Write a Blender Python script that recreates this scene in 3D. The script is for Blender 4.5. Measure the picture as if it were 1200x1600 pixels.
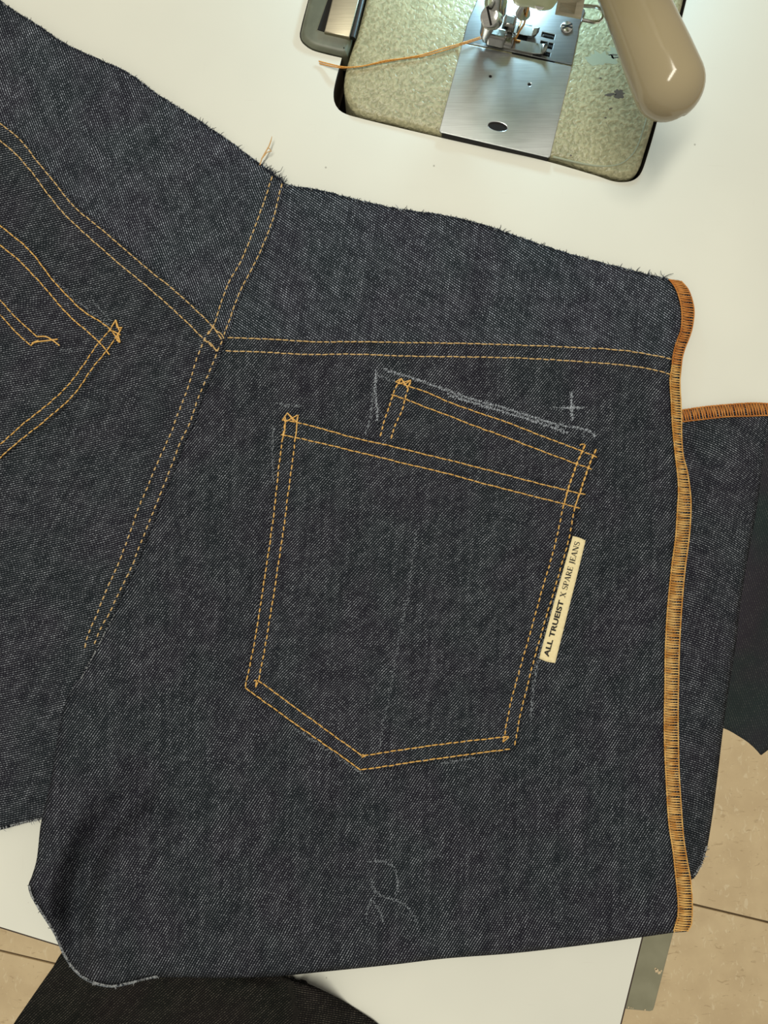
import bpy, bmesh, math, random
import numpy as np
from mathutils import Vector, Matrix
from mathutils.geometry import delaunay_2d_cdt

random.seed(7)
for o in list(bpy.data.objects):
    bpy.data.objects.remove(o)
scene = bpy.context.scene
COL = scene.collection

# ------------------------------------------------------------------ camera, world, room light, exposure
CAM_H = 0.38                      # phone held 38 cm above the table top, looking straight down
F_PX = 1216.0                     # focal length in pixels of the 1200 x 1600 frame
cd = bpy.data.cameras.new('camera')
cam = bpy.data.objects.new('camera', cd)
COL.objects.link(cam)
cam.location = (0, 0, CAM_H)
cam.rotation_euler = (0, 0, 0)
cd.sensor_fit = 'VERTICAL'
cd.sensor_height = 24.0
cd.lens = 24.0 * F_PX / 1600.0
cd.clip_start = 0.005
cd.clip_end = 20
scene.camera = cam

world = bpy.data.worlds.new('room_ambient')
scene.world = world
world.use_nodes = True
wb = world.node_tree.nodes['Background']
wb.inputs[0].default_value = (1.0, 0.93, 0.79, 1)
wb.inputs[1].default_value = 0.40

def area_light(name, loc, target, sx, sy, power, color):
    ld = bpy.data.lights.new(name, 'AREA')
    ld.shape = 'RECTANGLE'; ld.size = sx; ld.size_y = sy
    ld.energy = power; ld.color = color
    lo = bpy.data.objects.new(name, ld)
    lo.location = loc
    lo.rotation_euler = (Vector(target) - Vector(loc)).to_track_quat('-Z', 'Y').to_euler()
    COL.objects.link(lo)
    return lo
# fluorescent ceiling fitting of the workshop, to the left of the table
area_light('ceiling_light', (-0.22, 0.16, 1.75), (0.0, 0.0, 0.0), 1.2, 0.22, 20.0, (1.0, 0.955, 0.81))

scene.view_settings.view_transform = 'Standard'
scene.view_settings.look = 'None'
scene.view_settings.exposure = 0.0
scene.view_settings.gamma = 1.0
scene.view_settings.use_curve_mapping = False

# ------------------------------------------------------------------ helpers
def P(u, v, z=0.0):
    """a point of the photograph (1200 x 1600) at height z above the table top, in metres"""
    s = F_PX / (CAM_H - z)
    return Vector(((u - 600.0) / s, (800.0 - v) / s, z))

def srgb(r, g, b):
    def f(c):
        c /= 255.0
        return c / 12.92 if c <= 0.04045 else ((c + 0.055) / 1.055) ** 2.4
    return (f(r), f(g), f(b), 1.0)

def smooth(a, b, x):
    if a == b:
        return 0.0 if x < a else 1.0
    t = (x - a) / (b - a)
    t = 0.0 if t < 0 else 1.0 if t > 1 else t
    return t * t * (3 - 2 * t)

def root(name, loc, label, cat, group=None):
    e = bpy.data.objects.new(name, None)
    e.empty_display_size = 0.01
    e.location = loc
    COL.objects.link(e)
    e['label'] = label; e['category'] = cat
    if group:
        e['group'] = group
    return e

def attach(o, parent):
    if parent is None:
        return o
    o.parent = parent
    if parent.type == 'EMPTY':
        o.matrix_parent_inverse = Matrix.Translation(-Vector(parent.location))
    return o

class MB:
    def __init__(self):
        self.v = []; self.f = []
    def add(self, vs, fs):
        n = len(self.v)
        self.v.extend([tuple(x) for x in vs])
        self.f.extend([tuple(i + n for i in q) for q in fs])
    def tube(self, pts, radii, sides=6, caps=True, flat=1.0):
        pts = [Vector(p) for p in pts]
        if not hasattr(radii, '__len__'):
            radii = [radii] * len(pts)
        vs = []; fs = []
        n = len(pts)
        up = Vector((0, 0, 1))
        for i, p in enumerate(pts):
            d = (pts[min(i + 1, n - 1)] - pts[max(i - 1, 0)])
            if d.length < 1e-9:
                d = Vector((1, 0, 0))
            d.normalize()
            a = d.cross(up)
            if a.length < 1e-3:
                a = d.cross(Vector((0, 1, 0)))
            a.normalize()
            b = a.cross(d)
            for k in range(sides):
                t = 2 * math.pi * k / sides
                vs.append(p + radii[i] * (math.cos(t) * a + flat * math.sin(t) * b))
        for i in range(n - 1):
            for k in range(sides):
                k2 = (k + 1) % sides
                fs.append((i * sides + k, i * sides + k2, (i + 1) * sides + k2, (i + 1) * sides + k))
        if caps:
            fs.append(tuple(range(sides - 1, -1, -1)))
            fs.append(tuple((n - 1) * sides + k for k in range(sides)))
        self.add(vs, fs)
    def prism(self, outline, z0, z1, inset=0.0, bev=0.0, steps=3):
        """outline: world xy loop, counter-clockwise; a rounded bevel runs round its top"""
        n = len(outline)
        o = [Vector((p[0], p[1], 0)) for p in outline]
        area = sum(o[i].x * o[(i + 1) % n].y - o[(i + 1) % n].x * o[i].y for i in range(n))
        if area < 0:
            o.reverse()
        nor = []
        for i in range(n):
            a = (o[i] - o[i - 1]).normalized(); b = (o[(i + 1) % n] - o[i]).normalized()
            na = Vector((a.y, -a.x, 0)); nb = Vector((b.y, -b.x, 0))
            m = na + nb
            if m.length < 1e-6:
                m = na
            m.normalize()
            nor.append(m / max(0.5, m.dot(na)))
        rings = [(0.0, z0)]
        if bev > 0:
            for k in range(steps + 1):
                t = math.pi / 2 * k / steps
                rings.append((bev * (1 - math.cos(t)), z1 - bev + bev * math.sin(t)))
        else:
            rings.append((0.0, z1))
        vs = []; fs = []
        for ins, z in rings:
            for i in range(n):
                q = o[i] - nor[i] * ins
                vs.append((q.x, q.y, z))
        for r in range(len(rings) - 1):
            for i in range(n):
                j = (i + 1) % n
                fs.append((r * n + i, r * n + j, (r + 1) * n + j, (r + 1) * n + i))
        fs.append(tuple((len(rings) - 1) * n + i for i in range(n)))
        fs.append(tuple(range(n - 1, -1, -1)))
        self.add(vs, fs)
    def box(self, c, ax, ay, az):
        """box from centre and three half-axis vectors"""
        c = Vector(c); ax = Vector(ax); ay = Vector(ay); az = Vector(az)
        vs = [c + sx * ax + sy * ay + sz * az for sz in (-1, 1) for sy in (-1, 1) for sx in (-1, 1)]
        fs = [(0, 2, 3, 1), (4, 5, 7, 6), (0, 1, 5, 4), (2, 6, 7, 3), (1, 3, 7, 5), (0, 4, 6, 2)]
        self.add(vs, fs)
    def build(self, name, mat, parent=None, kind=None, label=None, shade=True, bevel=0.0):
        me = bpy.data.meshes.new(name)
        me.from_pydata(self.v, [], self.f)
        me.update()
        if shade:
            for p in me.polygons:
                p.use_smooth = True
        o = bpy.data.objects.new(name, me)
        COL.objects.link(o)
        me.materials.append(mat)
        if shade:
            try:
                me.set_sharp_from_angle(angle=math.radians(40))
            except Exception:
                pass
        attach(o, parent)
        if kind:
            o['kind'] = kind
        if label:
            o['label'] = label
        if bevel > 0:
            b = o.modifiers.new('bevel', 'BEVEL'); b.width = bevel; b.segments = 3; b.limit_method = 'ANGLE'
        return o

def tag(o, label, cat, group=None):
    o['label'] = label; o['category'] = cat
    if group:
        o['group'] = group
    return o

def catmull(pts, step, closed=False, corner=50):
    """smooth resampling of a polyline; sharp turns are kept"""
    pts = [Vector((p[0], p[1])) for p in pts]
    n = len(pts)
    out = []
    rng = range(n) if closed else range(n - 1)
    def iscorner(i):
        if not closed and (i == 0 or i == n - 1):
            return True
        a = pts[i] - pts[i - 1]; b = pts[(i + 1) % n] - pts[i]
        if a.length < 1e-6 or b.length < 1e-6:
            return True
        return math.degrees(a.angle(b)) > corner
    cn = [iscorner(i) for i in range(n)]
    for i in rng:
        p1 = pts[i]; p2 = pts[(i + 1) % n]
        p0 = pts[i - 1] if not cn[i] else p1 * 2 - p2
        p3 = pts[(i + 2) % n] if not cn[(i + 1) % n] else p2 * 2 - p1
        L = (p2 - p1).length
        k = max(1, int(round(L / step)))
        for j in range(k):
            t = j / k
            # centripetal-like tangents limited by the segment length
            m1 = (p2 - p0); m1 = m1 * (L / max(1e-6, (p2 - p1).length + (p1 - p0).length))
            m2 = (p3 - p1); m2 = m2 * (L / max(1e-6, (p3 - p2).length + (p2 - p1).length))
            t2 = t * t; t3 = t2 * t
            out.append((2 * t3 - 3 * t2 + 1) * p1 + (t3 - 2 * t2 + t) * m1 + (-2 * t3 + 3 * t2) * p2 + (t3 - t2) * m2)
    if not closed:
        out.append(pts[-1])
    return out

def resample(path, step):
    """equal steps along a dense polyline"""
    d = [0.0]
    for a, b in zip(path, path[1:]):
        d.append(d[-1] + (b - a).length)
    L = d[-1]
    n = max(1, int(round(L / step)))
    res = []; j = 0
    for i in range(n + 1):
        s = L * i / n
        while j < len(d) - 2 and d[j + 1] < s:
            j += 1
        t = (s - d[j]) / max(1e-9, d[j + 1] - d[j])
        res.append(path[j].lerp(path[j + 1], min(1, max(0, t))))
    return res

# ------------------------------------------------------------------ materials
class NT:
    def __init__(self, name):
        self.m = bpy.data.materials.new(name)
        self.m.use_nodes = True
        self.t = self.m.node_tree
        self.bs = self.t.nodes['Principled BSDF']
    def n(self, typ, **kw):
        nd = self.t.nodes.new(typ)
        for k, v in kw.items():
            setattr(nd, k, v)
        return nd
    def link(self, a, b):
        self.t.links.new(a, b)
    def val(self, x, sock):
        if isinstance(x, (int, float)):
            sock.default_value = x
        else:
            self.link(x, sock)
    def math(self, op, a, b=0.0, c=None, clamp=False):
        nd = self.n('ShaderNodeMath', operation=op); nd.use_clamp = clamp
        self.val(a, nd.inputs[0]); self.val(b, nd.inputs[1])
        if c is not None:
            self.val(c, nd.inputs[2])
        return nd.outputs[0]
    def comb(self, x, y, z=0.0):
        nd = self.n('ShaderNodeCombineXYZ')
        self.val(x, nd.inputs[0]); self.val(y, nd.inputs[1]); self.val(z, nd.inputs[2])
        return nd.outputs[0]
    def noise(self, vec, scale, detail=2.0, rough=0.5, dist=0.0):
        nd = self.n('ShaderNodeTexNoise')
        nd.inputs['Scale'].default_value = scale
        nd.inputs['Detail'].default_value = detail
        nd.inputs['Roughness'].default_value = rough
        nd.inputs['Distortion'].default_value = dist
        if vec is not None:
            self.link(vec, nd.inputs['Vector'])
        return nd.outputs['Fac']
    def ramp(self, x, a, b, lo=0.0, hi=1.0, typ='SMOOTHSTEP'):
        nd = self.n('ShaderNodeMapRange', interpolation_type=typ)
        self.val(x, nd.inputs['Value'])
        nd.inputs['From Min'].default_value = a; nd.inputs['From Max'].default_value = b
        nd.inputs['To Min'].default_value = lo; nd.inputs['To Max'].default_value = hi
        return nd.outputs['Result']
    def mix(self, f, a, b):
        nd = self.n('ShaderNodeMix', data_type='RGBA')
        self.val(f, nd.inputs[0])
        for x, s in ((a, nd.inputs[6]), (b, nd.inputs[7])):
            if isinstance(x, tuple):
                s.default_value = x
            else:
                self.link(x, s)
        return nd.outputs[2]
    def obj(self):
        return self.n('ShaderNodeTexCoord').outputs['Object']
    def bump(self, h, strength, dist):
        nd = self.n('ShaderNodeBump')
        nd.inputs['Strength'].default_value = strength
        nd.inputs['Distance'].default_value = dist
        self.link(h, nd.inputs['Height'])
        self.link(nd.outputs[0], self.bs.inputs['Normal'])
    def scaled(self, vec, sx, sy, sz=1.0, rot=0.0):
        nd = self.n('ShaderNodeMapping')
        nd.inputs['Scale'].default_value = (sx, sy, sz)
        nd.inputs['Rotation'].default_value = (0, 0, rot)
        self.link(vec, nd.inputs['Vector'])
        return nd.outputs[0]

def plain(name, col, rough=0.6, metal=0.0, spec=0.5):
    t = NT(name)
    t.bs.inputs['Base Color'].default_value = col
    t.bs.inputs['Roughness'].default_value = rough
    t.bs.inputs['Metallic'].default_value = metal
    t.bs.inputs['Specular IOR Level'].default_value = spec
    return t.m

def varied(name, c1, c2, scale, rough=0.6, metal=0.0, bump=0.0, dist=0.0002, detail=3, spec=0.5):
    t = NT(name)
    f = t.noise(t.obj(), scale, detail)
    c = t.mix(t.ramp(f, 0.35, 0.65), c1, c2)
    t.link(c, t.bs.inputs['Base Color'])
    t.bs.inputs['Roughness'].default_value = rough
    t.bs.inputs['Metallic'].default_value = metal
    t.bs.inputs['Specular IOR Level'].default_value = spec
    if bump:
        t.bump(f, bump, dist)
    return t.m

def denim(name, base, fleck, amount=1.0, soft=0.0):
    """warp-faced twill: broken pale lines on a dark indigo ground, laid along the cloth's own UVs"""
    t = NT(name)
    uv = t.n('ShaderNodeUVMap', uv_map='twill').outputs[0]
    sp = t.n('ShaderNodeSeparateXYZ'); t.link(uv, sp.inputs[0])
    u, w0 = sp.outputs[0], sp.outputs[1]
    wob = t.noise(t.comb(t.math('MULTIPLY', u, 0.06), t.math('MULTIPLY', w0, 0.06)), 1.0, 2)
    w = t.math('ADD', w0, t.math('MULTIPLY', t.math('SUBTRACT', wob, 0.5), 1.2))
    fw = t.math('FRACT', w)
    tri = t.math('ABSOLUTE', t.math('SUBTRACT', fw, 0.5))          # 0 on the ridge, .5 in the groove
    stripe = t.ramp(tri, 0.28, 0.04)
    iw = t.math('FLOOR', w)
    wn = t.n('ShaderNodeTexWhiteNoise', noise_dimensions='1D'); t.link(iw, wn.inputs['W'])
    ud = t.math('ADD', t.math('MULTIPLY', u, 0.72), t.math('MULTIPLY', wn.outputs['Value'], 9.0))
    fu = t.math('FRACT', ud); iu = t.math('FLOOR', ud)
    w2 = t.n('ShaderNodeTexWhiteNoise', noise_dimensions='2D'); t.link(t.comb(iu, iw), w2.inputs['Vector'])
    r = w2.outputs['Value']
    dash = t.ramp(t.math('ABSOLUTE', t.math('SUBTRACT', fu, 0.5)), 0.46, 0.20)
    dots = t.math('MULTIPLY', dash, t.math('MULTIPLY_ADD', t.math('MULTIPLY', r, r), 0.62, 0.24))
    patch = t.noise(t.comb(t.math('MULTIPLY', u, 0.10), t.math('MULTIPLY', w0, 0.22)), 1.0, 2, 0.5)
    line = t.ramp(patch, 0.32, 0.70)
    body = t.math('ADD', dots, t.math('MULTIPLY', line, 0.20))
    # slub: slow streaks along the warp and cloudy tone
    g = t.n('ShaderNodeUVMap', uv_map='grain').outputs[0]
    slub = t.noise(t.scaled(g, 0.13, 0.007, 1), 1.0, 3, 0.6)
    cloud = t.noise(t.scaled(g, 0.020, 0.016, 1), 1.0, 3, 0.55)
    tone = t.math('MULTIPLY', t.ramp(slub, 0.30, 0.70, 0.70, 1.28), t.ramp(cloud, 0.3, 0.7, 0.90, 1.10))
    f = t.math('MULTIPLY', t.math('MULTIPLY', stripe, body), t.math('MULTIPLY', tone, amount), clamp=True)
    hue = t.noise(t.scaled(g, 0.009, 0.007, 1), 1.0, 2, 0.5)
    tint = t.mix(t.ramp(hue, 0.35, 0.65), (base[0] * 1.35, base[1] * 1.05, base[2] * 1.25, 1), (base[0] * 0.9, base[1] * 1.3, base[2] * 1.15, 1))
    t.link(t.mix(f, tint, fleck), t.bs.inputs['Base Color'])
    t.bs.inputs['Roughness'].default_value = 0.92
    t.bs.inputs['Specular IOR Level'].default_value = 0.12
    h = t.math('ADD', t.math('MULTIPLY', stripe, 0.7), t.math('MULTIPLY', t.math('MULTIPLY', dash, stripe), 0.3))
    t.bump(h, 0.4, 0.00015)
    return t.m

M = {}
M['denim'] = denim('indigo_denim', srgb(16, 18, 25), srgb(200, 207, 219), 0.53)
M['denim_yoke'] = denim('indigo_denim_yoke', srgb(19, 22, 29), srgb(200, 209, 225), 0.70)
M['denim_black'] = denim('black_denim', srgb(13, 12, 12), srgb(128, 122, 112), 0.40)
M['denim_faded'] = denim('faded_black_denim', srgb(38, 41, 45), srgb(130, 132, 130), 0.28)
M['gold'] = varied('gold_thread', srgb(204, 150, 66), srgb(232, 190, 112), 2600, 0.55, 0, 0.3, 0.0001)
M['gold_pale'] = varied('pale_gold_thread', srgb(190, 152, 92), srgb(222, 190, 134), 2600, 0.6, 0, 0.3, 0.0001)
M['orange'] = varied('orange_thread', srgb(196, 130, 48), srgb(222, 164, 84), 1800, 0.6, 0, 0.3, 0.0001)
M['overlock'] = varied('overlock_thread', srgb(196, 138, 62), srgb(226, 184, 112), 240, 0.6, 0, 0.3, 0.0001)
M['overlock_orange'] = varied('overlock_thread_orange', srgb(182, 112, 46), srgb(206, 140, 70), 240, 0.6, 0, 0.3, 0.0001)
M['chalk'] = plain('chalk_dust', srgb(178, 186, 198), 0.95, 0, 0.1)
M['chalk_faint'] = plain('faint_chalk_dust', srgb(152, 160, 170), 0.95, 0, 0.1)
M['fray'] = plain('frayed_indigo_yarn', srgb(34, 37, 46), 0.95, 0, 0.1)
M['fray_white'] = plain('frayed_white_yarn', srgb(170, 174, 178), 0.95, 0, 0.1)
M['raw_edge'] = varied('pale_raw_cotton', srgb(70, 78, 88), srgb(150, 158, 166), 900, 0.95, 0, 0.5, 0.0002)
M['tan_thread'] = plain('tan_thread', srgb(206, 166, 112), 0.7)
M['ink'] = plain('black_ink', srgb(26, 24, 22), 0.8)
M['gap_shade'] = plain('painted_gap_shade', srgb(20, 19, 17), 0.9)  # near-black colour stands for the shade in holes, slots and gaps

# cream cotton of the label
t = NT('cream_label_cotton')
f = t.noise(t.scaled(t.obj(), 900, 900), 1.0, 2)
t.link(t.mix(f, srgb(226, 209, 158), srgb(244, 231, 190)), t.bs.inputs['Base Color'])
t.bs.inputs['Roughness'].default_value = 0.85
t.bump(t.noise(t.obj(), 3500, 1), 0.3, 0.0001)
M['label'] = t.m

# white laminate with faint scratches and specks
t = NT('white_laminate')
co = t.obj()
a = t.noise(co, 7.0, 4)
b = t.noise(t.scaled(co, 30, 700, 1, 0.5), 1.0, 2)
c = t.noise(t.scaled(co, 800, 40, 1, -0.4), 1.0, 2)
col = t.mix(t.ramp(a, 0.3, 0.7), srgb(219, 220, 211), srgb(228, 229, 219))
col = t.mix(t.math('MULTIPLY', t.ramp(b, 0.72, 0.80), 0.25), col, srgb(196, 192, 182))
col = t.mix(t.math('MULTIPLY', t.ramp(c, 0.73, 0.81), 0.22), col, srgb(196, 192, 182))
vo = t.n('ShaderNodeTexVoronoi'); vo.inputs['Scale'].default_value = 55; t.link(co, vo.inputs['Vector'])
col = t.mix(t.math('MULTIPLY', t.ramp(vo.outputs['Distance'], 0.034, 0.02), 0.55), col, srgb(120, 112, 100))
t.link(col, t.bs.inputs['Base Color'])
t.bs.inputs['Roughness'].default_value = 0.42
t.bs.inputs['Specular IOR Level'].default_value = 0.35
M['laminate'] = t.m
M['edge_band'] = plain('dark_edge_band', srgb(52, 38, 30), 0.5)
M['table_core_shade'] = varied('table_core_shade', srgb(62, 56, 54), srgb(78, 70, 66), 60, 0.8)  # core colour darkened to put the cut-out gap's shade into it

# hammered olive enamel of the machine
def enamel(name, c1, c2, strength):
    t = NT(name)
    co = t.obj()
    v1 = t.noise(co, 560, 1, 0.5, 0.5)
    big = t.noise(co, 18, 3)
    col = t.mix(t.ramp(v1, 0.25, 0.75), c1, c2)
    col = t.mix(t.math('MULTIPLY', t.ramp(big, 0.62, 0.72), 0.25), col, srgb(118, 120, 98))
    t.link(col, t.bs.inputs['Base Color'])
    t.bs.inputs['Roughness'].default_value = 0.34
    t.bs.inputs['Specular IOR Level'].default_value = 0.45
    t.bump(v1, strength, 0.0011)
    return t.m
M['enamel'] = enamel('hammered_olive_enamel', srgb(142, 140, 110), srgb(178, 174, 140), 0.6)
M['enamel_smooth'] = varied('olive_enamel', srgb(176, 184, 140), srgb(192, 198, 156), 120, 0.3, 0, 0.1)
M['wear'] = plain('bare_metal_wear', srgb(96, 90, 82), 0.5, 0.3)
M['wear_and_glint'] = plain('rubbed_paint_and_glint', srgb(154, 160, 138), 0.35)  # rubbed paint; on the rim it also carries a painted bevel highlight

def steel(name, c, rough, scratch=True):
    t = NT(name)
    co = t.obj()
    a = t.noise(t.scaled(co, 60, 1500, 1, 0.24), 1.0, 3)
    b = t.noise(co, 90, 3)
    t.link(t.mix(t.ramp(a, 0.3, 0.7), (c[0] * 0.86, c[1] * 0.86, c[2] * 0.86, 1), c), t.bs.inputs['Base Color'])
    t.bs.inputs['Metallic'].default_value = 1.0
    t.link(t.ramp(b, 0.2, 0.8, rough * 0.95, rough * 1.06), t.bs.inputs['Roughness'])
    if scratch:
        t.bump(a, 0.03, 0.00003)
    return t.m
M['steel'] = steel('polished_steel', srgb(212, 216, 218), 0.30)
M['chrome'] = steel('bright_chrome', srgb(220, 220, 216), 0.16, False)
M['steel_dull'] = steel('dull_throat_steel', srgb(146, 149, 151), 0.30)
M['foot_steel'] = steel('presser_foot_steel', srgb(158, 157, 153), 0.2, False)
M['dark_steel'] = steel('dark_steel', srgb(84, 84, 84), 0.4, False)
M['hinge_green'] = varied('grey_green_casting', srgb(92, 96, 82), srgb(108, 112, 96), 90, 0.42, 0.0, 0.08)
M['hinge_plate'] = steel('dull_hinge_plate', srgb(188, 180, 158), 0.42)
M['lamp_enamel'] = plain('taupe_lamp_enamel', srgb(163, 150, 121), 0.12, 0, 0.4)
M['lamp_inner'] = plain('white_lamp_reflector', srgb(235, 235, 232), 0.5)
M['frame_green'] = varied('grey_green_frame_paint', srgb(132, 130, 108), srgb(142, 140, 118), 60, 0.35, 0, 0.05)
M['chip'] = plain('chipped_bare_metal', srgb(206, 186, 152), 0.6)

# mottled vinyl floor tile
t = NT('mottled_vinyl_tile')
co = t.obj()
oi = t.n('ShaderNodeObjectInfo').outputs['Location']
add = t.n('ShaderNodeVectorMath', operation='ADD'); t.link(co, add.inputs[0]); t.link(oi, add.inputs[1])
q = add.outputs[0]
base_n = t.noise(q, 22, 4)
ch1 = t.noise(t.scaled(q, 150, 70, 1, 0.6), 1.0, 2, 0.5, 1.2)
ch2 = t.noise(t.scaled(q, 60, 150, 1, -0.3), 1.0, 2, 0.5, 1.2)
col = t.mix(t.ramp(base_n, 0.3, 0.7), srgb(222, 198, 158), srgb(234, 211, 170))
col = t.mix(t.math('MULTIPLY', t.ramp(ch1, 0.60, 0.72), 0.65), col, srgb(246, 229, 194))
col = t.mix(t.math('MULTIPLY', t.ramp(ch2, 0.62, 0.74), 0.6), col, srgb(190, 163, 124))
t.link(col, t.bs.inputs['Base Color'])
t.bs.inputs['Roughness'].default_value = 0.55
M['tile'] = t.m
M['grout'] = plain('tile_joint', srgb(98, 82, 60), 0.9)

# ------------------------------------------------------------------ floor: 305 mm tiles laid square to the table
FZ = -0.775
TH = math.radians(-13.4)
EX = Vector((math.cos(TH), math.sin(TH), 0)); EY = Vector((-math.sin(TH), math.cos(TH), 0))
TS = 0.305
tile_me = None
base = P(1083, 1413, FZ)
sy = base.dot(EY); sx = P(300 / math.cos(0.0), 0, FZ)
cx0 = ((1260 * 1.0) - 600 * math.cos(-TH) - 800 * math.sin(-TH)) / (F_PX / (CAM_H - FZ))
fb = MB()
fc = EX * cx0 + EY * (sy + TS)
fb.box((fc.x, fc.y, FZ - 0.012), EX * 1.54, EY * 1.85, (0, 0, 0.01))
floor = fb.build('floor', M['grout'], shade=False)
floor['kind'] = 'structure'; floor['label'] = 'beige mottled vinyl tile floor below the table'
for i in range(-5, 5):
    for j in range(-5, 7):
        c = EX * (cx0 + (i + 0.5) * TS) + EY * (sy + (j + 0.5) * TS)
        if tile_me is None:
            tb = MB()
            h = TS / 2 - 0.0016
            tb.prism([(EX * a * h + EY * b * h) for a, b in ((-1, -1), (1, -1), (1, 1), (-1, 1))], -0.002, 0.001, bev=0.0008, steps=2)
            o = tb.build('tile', M['tile'], shade=False)
            tile_me = o.data
        else:
            o = bpy.data.objects.new('tile', tile_me); COL.objects.link(o)
        o.location = (c.x, c.y, FZ)
        o.parent = floor

# ------------------------------------------------------------------ work table with the machine cut-out
table = root('sewing_table', (0.0, 0.1, FZ), 'white laminate sewing table with a cut-out holding the machine bed', 'table')
tR = P(1002.6, 1465); tdir = (P(969, 1600) - tR).normalized()
fA = P(0, 1448); fdir = (P(91, 1476) - fA).normalized()
# front right corner = crossing of the front edge and the right edge
den = tdir.x * fdir.y - tdir.y * fdir.x
k = ((fA.x - tR.x) * fdir.y - (fA.y - tR.y) * fdir.x) / den
cornerFR = tR + tdir * k
cornerBR = tR - tdir * 0.95
cornerFL = cornerFR - fdir * 0.75
cornerBL = cornerBR - fdir * 0.75
outer = [cornerFL, cornerFR, cornerBR, cornerBL]
cut_px = [(600, -120), (522, 138), (522, 158), (529, 171), (540, 178), (560, 184), (608, 196), (680, 213), (760, 231), (850, 251), (930, 274), (962, 284),
          (986, 283), (1000, 273), (1010, 248), (1029, 181), (1070, 10), (1086, -60), (1240, -660), (760, -780)]
cut_px = [(548, 42)] + cut_px[1:17] + [(1262, -740), (744, -860)]
# the hinge notch on the left side of the cut-out
cut_px = [(744, -860), (552, -20), (482, -2), (468.5, 52), (470, 63), (476, 70.5), (488, 78.5), (512, 85.5), (534, 90.5)] + cut_px[2 - 1:17] + [(1262, -740)]
cut = [P(p.x, p.y) for p in catmull(cut_px, 6, closed=True, corner=42)]
TT = 0.028
def slab_with_hole(name, outer, hole, z0, z1, mat, parent):
    bm = bmesh.new()
    def loop(pts):
        vs = [bm.verts.new((p.x, p.y, z1)) for p in pts]
        return [bm.edges.new((vs[i], vs[(i + 1) % len(vs)])) for i in range(len(vs))]
    e = loop(outer) + loop(hole)
    bmesh.ops.triangle_fill(bm, use_beauty=True, use_dissolve=False, edges=e)
    r = bmesh.ops.extrude_face_region(bm, geom=bm.faces[:])
    for v in r['geom']:
        if isinstance(v, bmesh.types.BMVert):
            v.co.z = z0
    bmesh.ops.recalc_face_normals(bm, faces=bm.faces[:])
    me = bpy.data.meshes.new(name); bm.to_mesh(me); bm.free()
    o = bpy.data.objects.new(name, me); COL.objects.link(o); me.materials.append(mat)
    attach(o, parent)
    return o
top_o = slab_with_hole('tabletop', outer, cut, -TT, 0.0, M['laminate'], table)
top_o.data.materials.append(M['table_core_shade'])
for pl in top_o.data.polygons:
    if pl.normal.z < 0.5:
        pl.material_index = 1
# dark edge band round the rim
eb = MB()
bandw = 0.0008
cen = sum(outer, Vector()) / 4
for a, b in zip(outer, outer[1:] + outer[:1]):
    d = (b - a).normalized(); nrm = Vector((d.y, -d.x, 0))
    eb.box((a + b) / 2 + nrm * bandw * 0.5 + Vector((0, 0, -TT / 2 - 0.0002)), d * ((b - a).length / 2 + bandw), nrm * bandw * 0.5, (0, 0, TT / 2))
eb.build('edge_band', M['edge_band'], table, shade=False, label='dark brown edge band')
# painted steel side rail under the right edge, with a chipped spot
zr = -0.034
rail_px = [(980, 1578), (1016, 1581.5), (1021, 1580), (1023, 1575), (1053, 1459), (1112, 1212), (1040, 1212), (960, 1530), (950, 1575)]
rb = MB()
rb.prism([P(u, v, zr) for u, v in rail_px], zr - 0.022, zr, bev=0.0012)
rail = rb.build('side_rail', M['frame_green'], table, label='grey-green painted steel rail under the table edge')
cb = MB()
for (u, v, r) in ((1026, 1516.5, 3.4), (1030, 1520, 3.0), (1024.5, 1514, 2.0), (1033.5, 1517, 1.4), (982, 1574, 1.3), (986, 1575, 0.9), (1008, 1578, 1.2), (989, 1575.5, 0.9)):
    c = P(u, v, zr + 0.0002); rr = r / (F_PX / (CAM_H - zr))
    cb.prism([(c.x + rr * math.cos(t) * random.uniform(0.7, 1.2), c.y + rr * math.sin(t) * random.uniform(0.7, 1.2)) for t in [2 * math.pi * i / 9 for i in range(9)]], zr - 0.0002, zr + 0.0002)
cb.build('paint_chip', M['chip'], rail, kind='stuff', label='bare metal where the paint has chipped')
# legs out of the picture carry the top
for s in (0.04, 0.69):
    for w in (0.10, 0.80):
        lb = MB()
        p0 = cornerFR - fdir * s - tdir * w
        lb.box((p0.x, p0.y, (FZ + 0.002 - 0.0562) / 2), EX * 0.02, EY * 0.02, (0, 0, (-0.0562 - FZ - 0.002) / 2 + 0.0))
        lb.build('leg', M['frame_green'], table, shade=False, bevel=0.003)

# ------------------------------------------------------------------ sewing machine
def bez_rect(px):
    return [P(p.x, p.y) for p in catmull(px, 5, closed=True, corner=60)]
mach = root('sewing_machine', P(760, 60, 0), 'olive hammered-enamel sewing machine bed and needle head at the top of the table', 'sewing machine')
bed_px = [(575, -12), (556, 60), (543.5, 99), (537.5, 129), (539, 150), (547, 168), (560, 180), (608, 192.5), (680, 210.5), (760, 229), (853, 246.5), (910, 264),
          (950, 276), (967, 280), (985, 279), (997, 268), (1006, 243), (1025, 178), (1066, 8), (1245, -720), (760, -840)]
bb = MB()
ZB = 0.0022
bb.prism([P(p.x, p.y) for p in catmull(bed_px, 5, closed=True, corner=45)], -0.024, ZB, bev=0.0032, steps=5)
bed = bb.build('bed', M['enamel'], mach)
SB = F_PX / (CAM_H - ZB)
ob_ = MB()
zp = -0.05
ob_.prism([P(u, v, zp) for u, v in ((470, -700), (470, 60), (520, 230), (1000, 330), (1080, 40), (1250, -560))], zp - 0.004, zp, bev=0.001)
ob_.build('oil_pan', M['gap_shade'], mach, label='dark oil pan under the cut-out')
def PB(u, v, dz=0.0):
    return P(u, v, ZB + dz)
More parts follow.
